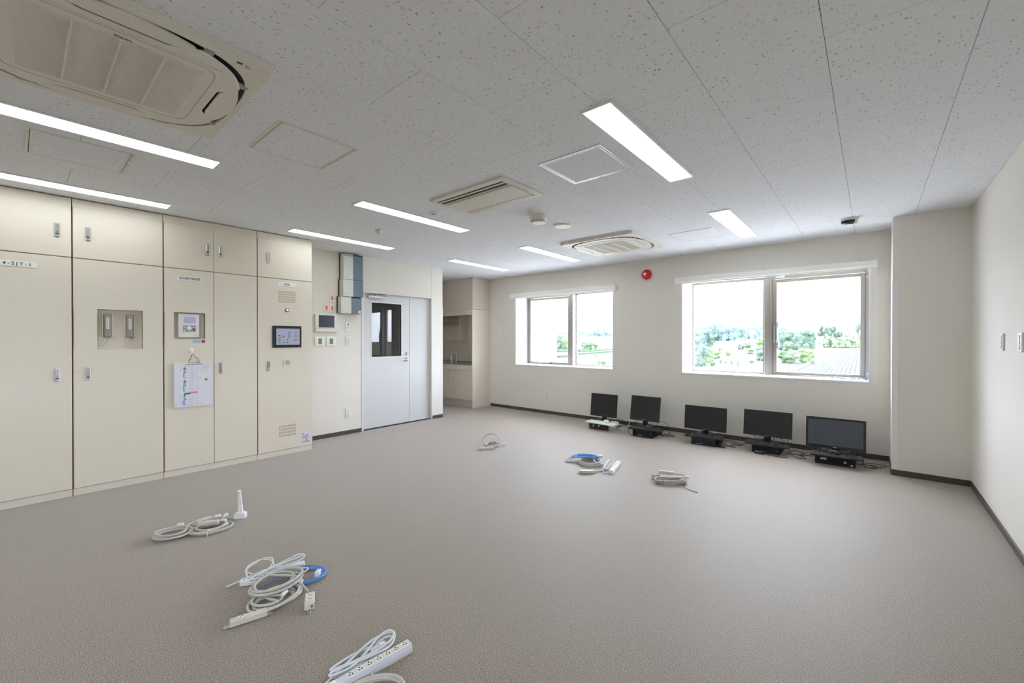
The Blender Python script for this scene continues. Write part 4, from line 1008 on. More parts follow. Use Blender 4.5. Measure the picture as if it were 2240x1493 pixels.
monitor('squarish monitor standing on the white-sided computer', -3.30, -2.87, .152, .49, 5.735, radians(6), .012, .02, 'screen', zf=.0905)
T2 = tower('small black computer under the second squarish monitor', -2.496, -2.218, 5.475, 5.83, .088, 'ribbed')
keyboard('black keyboard half under the second squarish monitor', -2.34, 5.545, .0885, .44, .15, radians(3.5))
mouse('black mouse on the keyboard of the second squarish monitor', -2.31, 5.56, .113, .9, 'black')
monitor('squarish monitor leaning back, with a grey-blue screen and thick bezel', -2.655, -2.232, .168, .507, 5.735, radians(11), .022, .03, 'screen2' if False else 'screen', zf=.0885)
T3 = tower('small black computer under the first of the wide thin-edged monitors', -1.732, -1.446, 5.525, 5.87, .087, 'ribbed')
keyboard('black keyboard under the first of the wide thin-edged monitors', -1.60, 5.60, .0875, .44, .15, radians(4))
mouse('black mouse on the floor at the side of a computer', -1.40, 5.57, FLOORZ, 1.2, 'black')
monitor('wide thin-edged monitor next to the squarish ones', -1.888, -1.382, .148, .449, 5.735, radians(6), .009, .014, 'screen', zf=.0875)
T4 = tower('small black computer with a mouse in front, under a wide thin-edged monitor', -1.072, -.793, 5.60, 5.94, .088, 'ribbed')
keyboard('black keyboard on the computer that has a mouse in front', -.925, 5.65, .0885, .44, .15, radians(-1))
mouse('black mouse on the floor in front of a computer', -.985, 5.545, FLOORZ, 1.5, 'black')
monitor('wide thin-edged monitor next to the glossy-edged one', -1.193, -.695, .166, .463, 5.755, radians(9), .009, .014, 'screen', zf=.0885)
T5 = tower('larger black computer with a round white badge, nearest the pillar', -.462, -.124, 5.53, 5.88, .095, 'badge')
keyboard('black keyboard with a mouse on it, nearest the pillar', -.28, 5.535, .0955, .44, .15, radians(2.5))
mouse('black mouse on the keyboard nearest the pillar', -.30, 5.56, .1215, 1.35, 'black')
monitor('wide monitor with a thick glossy bezel, nearest the pillar', -.562, -.043, .131, .457, 5.735, radians(6), .021, .03, 'screen2', zf=.0955, glossy_edge=True)
# cables behind the computers
cable('white and grey cables heaped beside the white-sided computer', [messy(-2.74, 5.72, .12, .09, 14, 1, zr=.08), smooth([(-2.86, 5.8, .2), (-2.78, 5.78, .21), (-2.68, 5.75, .17), (-2.66, 5.72, .1), (-2.7, 5.68, .01), (-2.78, 5.66, .006)])], .0035, 'cordw')
cable('black cables heaped beside the white-sided computer', [messy(-2.78, 5.76, .12, .06, 10, 2, zr=.1), smooth([(-3.17, 5.72, .16), (-3.17, 5.7, .12), (-3.05, 5.7, .118), (-2.9, 5.75, .118), (-2.84, 5.72, .15), (-2.76, 5.74, .14), (-2.74, 5.76, .1)])], .003)
cable('black cables trailing beside the second small computer', [messy(-2.1, 5.72, .12, .08, 10, 3, zr=.02), smooth([(-2.27, 5.75, .14), (-2.2, 5.74, .19), (-2.13, 5.74, .17), (-2.08, 5.74, .09), (-2.09, 5.72, .02), (-2.16, 5.66, .008)]), smooth([(-2.57, 5.74, .18), (-2.56, 5.7, .12), (-2.53, 5.69, .12), (-2.52, 5.74, .18)]), smooth([(-2.525, 5.44, .09), (-2.53, 5.44, .05), (-2.48, 5.445, .006), (-2.3, 5.435, .004), (-2.2, 5.445, .004)])], .003)
cable('black cables heaped beside the computer with a mouse at its side', [messy(-1.3, 5.72, .14, .09, 16, 4, zr=.07), smooth([(-1.75, 5.72, .14), (-1.74, 5.69, .18), (-1.68, 5.69, .17), (-1.66, 5.71, .12)]), smooth([(-1.6, 5.7, .13), (-1.56, 5.69, .15), (-1.5, 5.7, .12)])], .003)
cable('black cables trailing beside the computer that has a mouse in front', [messy(-.66, 5.78, .1, .08, 7, 5, zr=.02), smooth([(-.74, 5.76, .17), (-.72, 5.7, .12), (-.7, 5.66, .04), (-.64, 5.62, .008), (-.56, 5.6, .006), (-.57, 5.68, .006), (-.62, 5.74, .006), (-.5, 5.8, .006)]), smooth([(-1.12, 5.76, .16), (-1.1, 5.72, .19), (-1.06, 5.72, .16), (-1.05, 5.74, .14), (-1.0, 5.73, .16), (-.97, 5.74, .13)]), smooth([(-.88, 5.74, .13), (-.86, 5.72, .18), (-.82, 5.72, .18), (-.76, 5.74, .14)]), smooth([(-.93, 5.545, .012), (-.9, 5.55, .006), (-.8, 5.52, .004), (-.73, 5.53, .004), (-.72, 5.6, .004)])], .0035)
cable('black cables trailing toward the pillar', [messy(-.02, 5.68, .11, .08, 9, 6, zr=.012), smooth([(-.08, 5.6, .1), (-.06, 5.6, .05), (-.03, 5.62, .01), (.06, 5.72, .006), (.12, 5.8, .006), (.1, 5.84, .006), (.0, 5.85, .006), (-.08, 5.8, .006)])], .003)

# ================================================================ cords and taps lying on the carpet
def coil(cx, cy_, rx, ry, turns, rot, r_, seed, a0=0, z0=0, per=22, wob=.1):
    rnd = random.Random(seed); out = []; n = int(turns * per); kx = [rnd.uniform(-wob, wob) for _ in range(int(turns) + 3)]; ox = [rnd.uniform(-.4, .4) * wob for _ in range(int(turns) + 3)]
    for i in range(n + 1):
        t = i / per; k = int(t); f = t - k; s = 1 + kx[k] * (1 - f) + kx[k + 1] * f; o = ox[k] * (1 - f) + ox[k + 1] * f
        a = a0 + 2 * pi * t; x = rx * (s * cos(a) + o); y = ry * (s * sin(a) + o)
        out.append(Vector((cx + x * cos(rot) - y * sin(rot), cy_ + x * sin(rot) + y * cos(rot), z0 + r_ + .0004 + r_ * 1.15 * t * (.85 + .15 * sin(a * 1.7 + seed)))))
    return out
def tapbox(parent, x, y, z, L, W_, hgt, rz, sockets=2, lug=True, m='tap'):
    """multi-socket tap; x,y its middle, z its underside"""
    mt = Matrix.Translation((x - parent.location.x, y - parent.location.y, z - parent.location.z)) @ Matrix.Rotation(rz, 4, 'Z')
    b = obj('tap_body', G().cbox(-L / 2, L / 2, -W_ / 2, W_ / 2, 0, hgt, .004).xf(mt), m, parent, True)
    for k in range(sockets):
        u = (k - (sockets - 1) / 2) * (L * .36 if sockets == 2 else L / (sockets + .4))
        f = obj('socket_face', G().cbox(u - .016, u + .016, -W_ * .36, W_ * .36, hgt, hgt + .0012, .0006).xf(mt), 'plastic_c', b, True)
        obj('socket_slot', G().box(u - .008, u - .0055, -.007, .003, hgt + .0012, hgt + .0017).box(u + .0055, u + .008, -.006, .003, hgt + .0012, hgt + .0017).box(u - .003, u + .003, .006, .011, hgt + .0012, hgt + .0017).xf(mt), 'slot', f, True)
        obj('socket_line', G().ring([(u - .0165, -W_ * .37), (u + .0165, -W_ * .37), (u + .0165, W_ * .37), (u - .0165, W_ * .37)], [(u - .0155, -W_ * .35), (u + .0155, -W_ * .35), (u + .0155, W_ * .35), (u - .0155, W_ * .35)], hgt + .0008, hgt + .0014).xf(mt), 'tapline', f, True)
    if lug:
        q = G()
        for sx in (-1, 1):
            pts = [(sx * (L / 2 - .002), -.006, .003), (sx * (L / 2 + .018), -.006, .003), (sx * (L / 2 + .024), 0, .003), (sx * (L / 2 + .018), .006, .003), (sx * (L / 2 - .002), .006, .003)]; q.tube(pts, .0025, 6)
        obj('lug', q.xf(mt), m, b, True)
    return b, mt
def knob(parent, x, y, z, rz, s=1.0):
    mt = Matrix.Translation((x - parent.location.x, y - parent.location.y, z - parent.location.z)) @ Matrix.Rotation(rz, 4, 'Z')
    q = G().lathe((0, 0, 0), [(.007 * s, -.022 * s), (.011 * s, -.018 * s), (.012 * s, -.004 * s), (.009 * s, .0), (.013 * s, .006 * s), (.013 * s, .016 * s), (.008 * s, .02 * s)], 14, 'x').xf(mt); return obj('cord_grip', q, 'clear', parent, True)
def tie(parent, x, y, z, rz, w_=.03, h=.02, m='plastic_w'):
    pts = [(0, w_ / 2 * cos(a) , h / 2 * sin(a)) for a in [2 * pi * i / 14 for i in range(14)]]
    mt = Matrix.Translation((x - parent.location.x, y - parent.location.y, z - parent.location.z)) @ Matrix.Rotation(rz, 4, 'Z')
    return obj('tie', G().tube(pts, .0018, 5, True).xf(mt), m, parent, True)
def cord_thing(label, x, y, name='extension_cord', cat='extension cord'): return thing(name, label, cat, (x, y, 0))
R5 = .0066
# --- D: two coils by the little antenna
r = cord_thing('grey extension cord coiled flat, farther from the small white antenna', -3.56, .675)
p = coil(-3.565, .675, .078, .088, 4.1, -.5, R5, 11, a0=.6, wob=.32); e = p[-1]
p += smooth([p[-1], (-3.6, .765, .03), (-3.62, .79, .03), (-3.645, .825, .022)])[1:]
obj('cord', G().tube(p, R5, 9), 'cord', r); tapbox(r, -3.657, .872, .001, .1, .034, .026, 1.75, 2, False); knob(r, -3.655, .735, .026, 1.0)
r = cord_thing('grey extension cord coiled beside the small white antenna, tap on top', -3.45, .87)
p = coil(-3.465, .865, .075, .112, 4.2, -.25, R5, 12, a0=2.6, wob=.3)
p += smooth([p[-1], (-3.56, .79, .036), (-3.55, .79, .042), (-3.535, .80, .044)])[1:]
obj('cord', G().tube(p, R5, 9), 'cord', r); b, mt = tapbox(r, -3.497, .858, .031, .125, .034, .026, 1.0, 2, False); tie(r, -3.375, .83, .02, .9, .045, .045); knob(r, -3.485, .945, .035, .6); knob(r, -3.56, .93, .05, 1.3)
pg = obj('plug', G().cbox(-.014, .014, -.022, .022, -.011, .011, .005).cyl((0, -.022, 0), (0, -.05, 0), .008, .005, n=10).xf(Matrix.Translation((-3.585 + 3.45, .985 - .87, .032)) @ Matrix.Rotation(1.0, 4, 'Z')), 'cordw', r, True)
r = thing('antenna', 'small white antenna standing upright on a rounded foot on the carpet', 'antenna', (-3.545, 1.06, 0), radians(52))
pf = [(-.03, .001), (.045, .001), (.045, .03), (.037, .04), (.0, .046), (-.02, .042), (-.03, .032)]
obj('foot', G().prism([(a, b) for a, b in pf], -.022, .022, 'y'), 'wall_white', r, True)
q = G().add([(-.006, -.009, .04), (.026, -.009, .04), (.026, .009, .04), (-.006, .009, .04), (-.008, -.006, .192), (.008, -.006, .192), (.008, .006, .192), (-.008, .006, .192)], [(0, 3, 2, 1), (4, 5, 6, 7), (0, 1, 5, 4), (1, 2, 6, 5), (2, 3, 7, 6), (3, 0, 4, 7)])
obj('mast', q, 'wall_white', r, True)
obj('cap', G().lathe((-.002, 0, .19), [(.009, 0), (.016, .004), (.014, .01), (.006, .013)], 18), 'wall_white', r, True)
obj('cable', G().tube([(-.03, 0, .008), (-.05, .01, .004), (-.085, .005, .004)], .0018, 6), 'plastic_w', r, True)
# --- E: the big heap
r = cord_thing('white cord in loose open loops on a long white adapter, beside blue cable', -2.53, .92)
obj('adapter', G().cbox(-.11, .11, -.022, .022, 0, .028, .004).xf(Matrix.Translation((-2.535 + 2.53, .975 - .92, .001)) @ Matrix.Rotation(1.22, 4, 'Z')), 'wall_white', r, True)
ad = obj('plug_block', G().cbox(-.034, .034, -.02, .02, 0, .03, .004).xf(Matrix.Translation((-2.548 + 2.53, .80 - .92, .001)) @ Matrix.Rotation(1.05, 4, 'Z')), 'wall_white', r, True)
obj('plug_pin_hole', G().box(-.02, -.015, -.004, .004, .03, .0305).xf(Matrix.Translation((-2.548 + 2.53, .80 - .92, .001)) @ Matrix.Rotation(1.05, 4, 'Z')), 'slot', ad, True)
p = smooth([(-2.60, .715, .004), (-2.575, .775, .02), (-2.56, .835, .035), (-2.55, .90, .04), (-2.58, .935, .05), (-2.63, .95, .055), (-2.668, .92, .05), (-2.655, .86, .045), (-2.625, .815, .04), (-2.55, .83, .04), (-2.5, .855, .04), (-2.55, .93, .045), (-2.62, .94, .05),
            (-2.68, .905, .045), (-2.665, .84, .04), (-2.58, .805, .04), (-2.53, .81, .042), (-2.525, .9, .045), (-2.535, .99, .055), (-2.545, 1.06, .06), (-2.515, 1.085, .06), (-2.485, 1.05, .055), (-2.50, .97, .05), (-2.52, .88, .045), (-2.51, .81, .04), (-2.485, .79, .035), (-2.47, .83, .035),
            (-2.455, .92, .035), (-2.425, 1.01, .04), (-2.385, 1.045, .045), (-2.36, 1.02, .045), (-2.385, .97, .045), (-2.45, .89, .045), (-2.485, .82, .045), (-2.50, .80, .05), (-2.515, .88, .055), (-2.53, 1.0, .062), (-2.53, 1.07, .065), (-2.505, 1.06, .065), (-2.51, .97, .06), (-2.51, .86, .05), (-2.49, .81, .03)])
obj('cord', G().tube(p, .0042, 8), 'cordw', r)
r = cord_thing('blue network cable coiled in a ring with a white tag, beside grey cords', -2.37, 1.04, 'network_cable', 'cable')
p = coil(-2.375, 1.045, .085, .075, 6.3, .5, .0028, 21, a0=2.4, wob=.14)
p += smooth([p[-1], (-2.46, .98, .016), (-2.47, .93, .012), (-2.465, .88, .006), (-2.46, .84, .004), (-2.455, .8, .004)])[1:]
obj('cable', G().tube(p, .0028, 7), 'blue', r); p = coil(-2.375, 1.045, .078, .068, 3.4, .6, .0028, 24, a0=.4, z0=.004, wob=.18); obj('cable', G().tube(p, .0028, 7), 'blue', r)
obj('tag', G().cbox(-.012, .012, -.02, .02, 0, .036, .003).xf(Matrix.Translation((-2.325 + 2.37, 1.075 - 1.04, .004)) @ Matrix.Rotation(.75, 4, 'Z')), 'clear', r, True)
r = cord_thing('thick grey cord coiled under another, ending in a long two-socket tap', -2.28, .85)
p = coil(-2.27, .835, .085, .118, 4.2, .12, R5 + .0004, 31, a0=-1.2, wob=.34)
p += smooth([p[-1], (-2.30, .80, .03), (-2.26, .86, .028), (-2.235, .85, .022), (-2.23, .81, .016), (-2.235, .79, .014)])[1:]
obj('cord', G().tube(p, R5, 9), 'cord', r); tapbox(r, -2.213, .70, .001, .15, .034, .03, 1.33, 2, True); knob(r, -2.262, .875, .03, 2.2)
r = cord_thing('thick grey cord coiled on top of another, ending in a short two-socket tap', -2.36, .89)
p = coil(-2.365, .87, .082, .108, 4.3, .1, R5 + .0004, 33, a0=1.6, z0=.03, wob=.34)
p += smooth([p[-1], (-2.34, .965, .05), (-2.31, .97, .032), (-2.265, .975, .015), (-2.22, .975, .012)])[1:]
obj('cord', G().tube(p, R5, 9), 'cord', r); b, mt = tapbox(r, -2.118, .938, .001, .1, .045, .036, -.45, 2, True)
knob(r, -2.31, .972, .034, 0); tie(r, -2.315, .93, .045, .9, .05, .04)
obj('earth_screw', G().lathe((.052, .012, .02), [(.006, -.003), (.006, .003), (.003, .004)], 10, 'x').xf(mt), 'brass', b, True)
# --- F: the seven-socket strip
r = cord_thing('long white seven-socket power strip at the near edge with its cord folded beside it', -1.505, .9, 'power_strip', 'power strip')
mt = Matrix.Translation((-1.506 + 1.505, .898 - .9, 0)) @ Matrix.Rotation(radians(84.6), 4, 'Z'); L = .36
pf = [(-.024, .0006), (.024, .0006), (.025, .008), (.0235, .02), (.018, .034), (.014, .036), (-.014, .036), (-.018, .034), (-.0235, .02), (-.025, .008)]
b = obj('body', G().prism(pf, -L / 2, L / 2, 'x').xf(mt), 'strip', r, True)
for k in range(7):
    u = .156 - k * .0385
    f = obj('socket_face', G().cbox(u - .0145, u + .0145, -.014, .014, .036, .0368, .0004).xf(mt), 'plastic_c', b, True)
    obj('socket_slot', G().box(u - .0085, u - .0045, -.0065, .001, .0368, .0373).box(u + .0045, u + .0085, -.007, .0015, .0368, .0373).box(u - .003, u + .003, .005, .01, .0368, .0373).box(u - .0045, u + .0045, -.007, -.0055, .0368, .0373).xf(mt), 'slot', f, True)
obj('end_cover', G().cbox(-L / 2 + .004, -L / 2 + .05, -.016, .016, .036, .0372, .0005).xf(mt), 'wall_white', b, True)
p = smooth([(-1.555, .72, .006), (-1.575, .76, .008), (-1.585, .80, .012), (-1.60, .87, .02), (-1.615, .95, .03), (-1.612, 1.02, .036), (-1.59, 1.058, .038), (-1.56, 1.05, .036), (-1.535, 1.01, .03), (-1.55, .94, .024), (-1.58, .86, .02), (-1.60, .80, .016), (-1.59, .78, .016), (-1.572, .81, .018), (-1.565, .87, .02),
            (-1.585, .94, .03), (-1.605, 1.0, .04), (-1.6, 1.045, .046), (-1.572, 1.055, .046), (-1.548, 1.02, .04), (-1.555, .95, .03), (-1.575, .88, .024), (-1.61, .82, .012), (-1.625, .80, .008), (-1.63, .83, .01), (-1.625, .9, .014), (-1.61, .95, .018), (-1.585, .97, .02), (-1.565, .98, .02),
            ])
obj('cord', G().tube(p, .0054, 8), 'cordw', r)
p = smooth([(-1.58, .79, .006), (-1.565, .85, .008), (-1.57, .93, .012), (-1.6, 1.0, .024), (-1.585, 1.045, .03), (-1.555, 1.035, .028), (-1.54, .98, .018), (-1.552, .9, .01), (-1.572, .82, .006), (-1.585, .79, .005), (-1.6, .83, .006), (-1.592, .9, .01)])
obj('cord', G().tube(p, .0054, 8), 'cordw', r)
pm = Matrix.Translation((-1.573 + 1.505, 1.0 - .9, .02)) @ Matrix.Rotation(1.35, 4, 'Z')
pl = obj('plug', G().cbox(-.018, .016, -.016, .016, -.012, .012, .006).cyl((-.05, 0, 0), (-.018, 0, 0), .006, .010, n=10).xf(pm), 'wall_white', r, True)
obj('pin', G().box(.016, .032, -.008, -.0065, -.003, .003).box(.016, .032, .0065, .008, -.003, .003).cyl((.016, 0, .006), (.034, 0, .006), .0022, n=8).xf(pm), 'chrome', pl, True)
r = cord_thing('grey cord coil at the near edge beside the long white power strip', -1.39, .87)
p = coil(-1.382, .85, .078, .105, 2.8, -.55, R5, 41, wob=.16); obj('cord', G().tube(p, R5, 9), 'cord', r); obj('tie', G().tube([(-1.47, .89, .02), (-1.445, .872, .014)], .003, 6), 'plastic_w', r)
# --- A: far coil with a raised loop
r = cord_thing('grey extension cord with a raised loop, lying alone in front of the door', -3.55, 3.72)
p = coil(-3.56, 3.79, .075, .1, 4.2, .6, R5, 51, a0=2.0, wob=.18)
p += smooth([p[-1], (-3.60, 3.70, .045), (-3.64, 3.72, .09), (-3.625, 3.78, .135), (-3.58, 3.82, .15), (-3.53, 3.86, .12), (-3.49, 3.86, .06), (-3.47, 3.83, .03), (-3.47, 3.78, .02)])[1:]
obj('cord', G().tube(p, R5, 9), 'cord', r); tapbox(r, -3.495, 3.64, .001, .17, .036, .03, 1.0, 2, True); knob(r, -3.46, 3.9, .02, 1); knob(r, -3.5, 3.84, .045, 1)
# --- B: middle heap
r = cord_thing('grey extension cord coil with a slim white tap, middle of the floor', -2.25, 3.87)
p = coil(-2.27, 3.93, .11, .12, 5.0, .6, R5, 61, a0=1.2, wob=.14)
p += smooth([p[-1], (-2.2, 3.93, .03), (-2.13, 3.93, .016), (-2.08, 3.9, .012), (-2.05, 3.84, .01), (-2.06, 3.75, .01), (-2.075, 3.69, .012)])[1:]
obj('cord', G().tube(p, R5, 9), 'cord', r); p = smooth([(-2.36, 3.97, .02), (-2.44, 3.97, .03), (-2.5, 3.9, .03), (-2.49, 3.82, .008), (-2.44, 3.84, .012), (-2.36, 3.87, .02)]); obj('loose_loop', G().tube(p, R5, 8), 'cord', r)
tapbox(r, -2.128, 3.63, .001, .14, .036, .03, .72, 0, True); knob(r, -2.13, 3.935, .02, .3); knob(r, -2.055, 3.85, .014, 1.1)
r = cord_thing('bundle of blue network cable resting on the middle grey coil', -2.36, 4.03, 'network_cable', 'cable')
p = coil(-2.345, 4.02, .13, .045, 9.5, -.15 + .72, .0028, 71, a0=2.4, z0=.032, wob=.3); obj('cable', G().tube(p, .0028, 7), 'blue', r)
obj('tail', G().tube(smooth([(-2.44, 3.95, .04), (-2.47, 3.91, .02), (-2.48, 3.85, .004), (-2.44, 3.83, .004)]), .0028, 6), 'blue', r)
obj('tag', G().cbox(-.03, .03, -.014, .014, 0, .02, .003).xf(Matrix.Translation((-2.225 + 2.36, 4.07 - 4.03, .05)) @ Matrix.Rotation(.4, 4, 'Z')), 'clear', r, True)
r = cord_thing('white multi-socket power strip with folded cord, by the middle coil', -2.02, 3.93, 'power_strip', 'power strip')
mt = Matrix.Translation((-1.985 + 2.02, 3.94 - 3.93, 0)) @ Matrix.Rotation(1.83, 4, 'Z')
b = obj('body', G().prism(pf, -.18, .18, 'x').xf(mt), 'plastic_w', r, True)
for k in range(7):
    u = .156 - k * .0385
    f = obj('socket_face', G().cbox(u - .0145, u + .0145, -.014, .014, .036, .0368, .0004).xf(mt), 'plastic_c', b, True)
    obj('socket_slot', G().box(u - .0085, u - .0045, -.0065, .003, .0368, .0373).box(u + .0045, u + .0085, -.007, .003, .0368, .0373).box(u - .003, u + .003, .005, .01, .0368, .0373).xf(mt), 'slot', f, True)
p = smooth([(-1.94, 3.76, .012), (-1.99, 3.73, .01), (-2.04, 3.79, .012), (-2.06, 3.86, .03), (-2.08, 3.95, .05), (-2.085, 4.03, .06), (-2.06, 4.05, .06), (-2.04, 3.98, .05), (-2.03, 3.88, .02), (-2.04, 3.81, .008), (-2.07, 3.84, .012), (-2.09, 3.94, .03), (-2.08, 4.02, .04), (-2.05, 4.03, .04), (-2.03, 3.96, .03), (-2.02, 3.87, .012), (-2.04, 3.82, .02), (-2.06, 3.9, .045), (-2.06, 4.0, .06), (-2.03, 4.01, .05), (-2.01, 3.92, .02)])
obj('cord', G().tube(p, .0042, 8), 'cordw', r)
# --- C: the bundle farther on
r = cord_thing('grey extension cord bundle with two taps, nearest the monitors', -1.42, 3.88)
p = coil(-1.40, 3.875, .135, .05, 5.2, .62, R5, 81, a0=.4, wob=.16)
p += smooth([p[-1], (-1.3, 3.97, .05), (-1.32, 4.0, .06), (-1.38, 3.99, .062), (-1.43, 3.975, .06)])[1:]
obj('cord', G().tube(p, R5, 9), 'cord', r); tapbox(r, -1.475, 3.975, .045, .13, .036, .028, .35, 2, False); tapbox(r, -1.555, 3.925, .001, .07, .045, .04, 1.0, 2, False)
obj('tail', G().tube(smooth([(-1.56, 3.89, .012), (-1.53, 3.85, .012), (-1.49, 3.83, .01), (-1.45, 3.83, .01)]), .0042, 7), 'cord', r)
knob(r, -1.47, 3.81, .02, .5); knob(r, -1.29, 3.99, .05, 1); tie(r, -1.42, 3.79, .02, .6, .05, .05)
obj('wire_end', G().tube([(-1.29, 3.88, .02), (-1.26, 3.83, .006), (-1.21, 3.80, .004), (-1.13, 3.78, .003)], .0022, 6), 'slot', r)
# --- blue cable on the window sill
r = cord_thing('bundle of blue cables lying on the sill of the wider window', -.27, YB + .17, 'cable_bundle', 'cable'); sz = WZ[0] + .0245
for k in range(9):
    rnd = random.Random(200 + k); xx = -.47 + k * .05; P = [Vector((xx + rnd.uniform(-.03, .03) + .03 * i, YB + .10 + .16 * ((i * 7 + k) % 5) / 5, sz + .004 + .02 * rnd.random())) for i in range(7)]
    for q_ in P: q_.x = min(max(q_.x, -.52), -.045)
    obj('strand', G().tube(smooth(P), .0035, 6), 'blued' if k % 3 else 'cordw', r)
# ================================================================ outside: fields, hedges, woods
GZ = -4.2
gr = struct('ground', G().box(-900, 900, -600, 1400, GZ - .5, GZ), 'earth')
def patch(name, pts, m, lift): return obj(name, G().prism(pts, GZ - .05, GZ + lift), m, gr)
patch('bounce_patch', [(-40, 6.8), (30, 6.8), (30, 40), (-40, 40)], 'bounce_patch', .03)  # unseen pale ground, added to bounce daylight up to the ceiling
patch('bare_field', [(-18.4, 229), (-12.9, 237), (-11.1, 145), (-10.6, 119), (-11.0, 119), (-12.5, 145)], 'soil', .02)
patch('bare_field', [(-10.9, 88), (-9.9, 88), (-10.6, 119), (-11.2, 119)], 'soil', .02)
patch('bare_field', [(-16, 112), (-11.8, 114), (-10.9, 86), (-12.5, 84), (-17, 84)], 'mulch', .02)
patch('bare_field', [(-30.8, 117), (-34, 161), (-32.2, 176), (-30.2, 164), (-29, 125), (-29.3, 113)], 'soil', .02)
patch('bare_field', [(-70, 102), (-74, 116), (-73, 143), (-65, 128), (-61, 104), (-61.6, 99)], 'soil', .02)
patch('crop_field_soil', [(-9.6, 70), (4, 70), (-2, 352), (-15, 348)], 'mulch', .02)
patch('pale_field', [(-28, 240), (-14.6, 240), (-15.4, 346), (-29, 338)], 'lane', .015)
patch('lane', [(-26, 60), (-9, 60), (-17.4, 84), (-24, 96)], 'lane', .015)
for k in range(20):   # ridges of young crop
    q = G(); x0 = -8.6 + k * .62; dx = -.0168
    for j in range(34):
        ya, yb = 72 + j * 8, 80 + j * 8; xa, xb = x0 + dx * (ya - 87), x0 + dx * (yb - 87)
        if yb > 345: break
        q.add([(xa - .17, ya, GZ + .02), (xa - .07, ya, GZ + .2), (xa + .07, ya, GZ + .2), (xa + .17, ya, GZ + .02), (xb - .17, yb, GZ + .02), (xb - .07, yb, GZ + .2), (xb + .07, yb, GZ + .2), (xb + .17, yb, GZ + .02)], [(0, 4, 5, 1), (1, 5, 6, 2), (2, 6, 7, 3)])
    o = obj('crop_row', q, 'crop'); tag(o, 'row of young crop running away from the building in the striped field', 'crop row', 'crop rows in the striped field')
hed = [((-109.1, 178), (-113.2, 194)), ((-102.9, 150.8), (-103.6, 161.4)), ((-95.9, 156.5), (-105.5, 206.2)), ((-80.2, 130.8), (-86.1, 168.3)), ((-72.3, 106), (-75.1, 117)), ((-119.1, 174.5), (-122.2, 187)), ((-11.1, 121), (-10.3, 86))]
rnd = random.Random(5)
for a, b in hed:
    q = G(); n = 24; d = Vector((b[0] - a[0], b[1] - a[1])); u = d.normalized(); w_ = Vector((-u.y, u.x))
    prev = None
    for i in range(n + 1):
        c = Vector(a) + d * i / n; h = (.75 if a[0] < -20 else .45) * rnd.uniform(.75, 1.15); hw = (.7 if a[0] < -20 else .3) * rnd.uniform(.8, 1.2)
        ring = [(c.x + w_.x * s * hw * k, c.y + w_.y * s * hw * k, GZ + z) for s, k, z in ((-1, 1, 0), (-1, .9, h * .7), (-1, .4, h), (1, .4, h), (1, .9, h * .7), (1, 1, 0))]
        base = len(q.v); q.v += ring
        if prev is not None:
            for j in range(5): q.f.append((prev + j, prev + j + 1, base + j + 1, base + j)); q.sm.append(True)
        if i in (0, n): q.f.append(tuple(base + j for j in range(6))); q.sm.append(False)
        prev = base
    o = obj('hedge', q, 'hedge' if a[0] < -20 else 'leaf_l')
    if a[0] < -20: tag(o, 'long clipped hedge row in the field beyond the narrower window', 'hedge', 'hedge rows in the fields')
    else: tag(o, 'low light green hedge along the edge of the striped field', 'hedge')
# trees: a crown of many leaf sprays round a solid heart, on a trunk
def crown_mesh(seed, kind, n=1900):
    rnd = random.Random(seed); q = G(); blobs = []
    tall = kind == 'b'
    for k in range(9 if not tall else 6):
        a = rnd.uniform(0, 2 * pi); rr = rnd.uniform(.1, .3); blobs.append((rr * cos(a), rr * sin(a), rnd.uniform(.42, .8) if not tall else rnd.uniform(.3, .9), rnd.uniform(.15, .26)))
    blobs.append((0, 0, .55, .34)); blobs.append((0, 0, .36, .3)); blobs += [(.16 * cos(k * 2.1), .16 * sin(k * 2.1), .17, .2) for k in range(3)]
    if kind == 'p': blobs = [(rnd.uniform(-.25, .25), rnd.uniform(-.25, .25), rnd.uniform(.68, .92), rnd.uniform(.09, .2)) for _ in range(8)]
    low = kind != 'p'
    for bx, by, bz, br in blobs:   # hearts
        m_, k_ = 7, 9; vs = []
        for i in range(m_ + 1):
            for j in range(k_):
                t = pi * i / m_; a = 2 * pi * j / k_; s = br * rnd.uniform(.66, .84); vs.append((bx + s * sin(t) * cos(a), by + s * sin(t) * sin(a), max(.01, bz + s * cos(t))))
        q.add(vs, [(i * k_ + j, i * k_ + (j + 1) % k_, (i + 1) * k_ + (j + 1) % k_, (i + 1) * k_ + j) for i in range(m_) for j in range(k_)])
    for _ in range(n):             # leaf sprays
        bx, by, bz, br = rnd.choice(blobs); t = math.acos(rnd.uniform(-.7, 1)); a = rnd.uniform(0, 2 * pi); s = br * rnd.uniform(.88, 1.16)
        c = Vector((bx + s * sin(t) * cos(a), by + s * sin(t) * sin(a), max(.02, bz + s * cos(t)))); L = rnd.uniform(.014, .034)
        u = Vector((rnd.uniform(-1, 1), rnd.uniform(-1, 1), rnd.uniform(-.7, .5))).normalized(); v = u.cross(Vector((rnd.uniform(-1, 1), rnd.uniform(-1, 1), rnd.uniform(-1, 1)))).normalized()
        q.add([c - u * L, c + v * L * .45, c + u * L, c - v * L * .45], [(0, 1, 2, 3)])
    return q
def trunk_mesh(kind):
    q = G(); hgt = .7 if kind == 'p' else .45
    q.tube([(0, 0, 0), (.008, .004, hgt * .5), (-.004, .006, hgt)], .016 if kind == 'p' else .03, 7)
    for a in (0, 2.1, 4.2): q.tube([(0, 0, hgt * .8), (.08 * cos(a), .08 * sin(a), hgt * 1.05)], .01, 5)
    return q
PROTO = {}
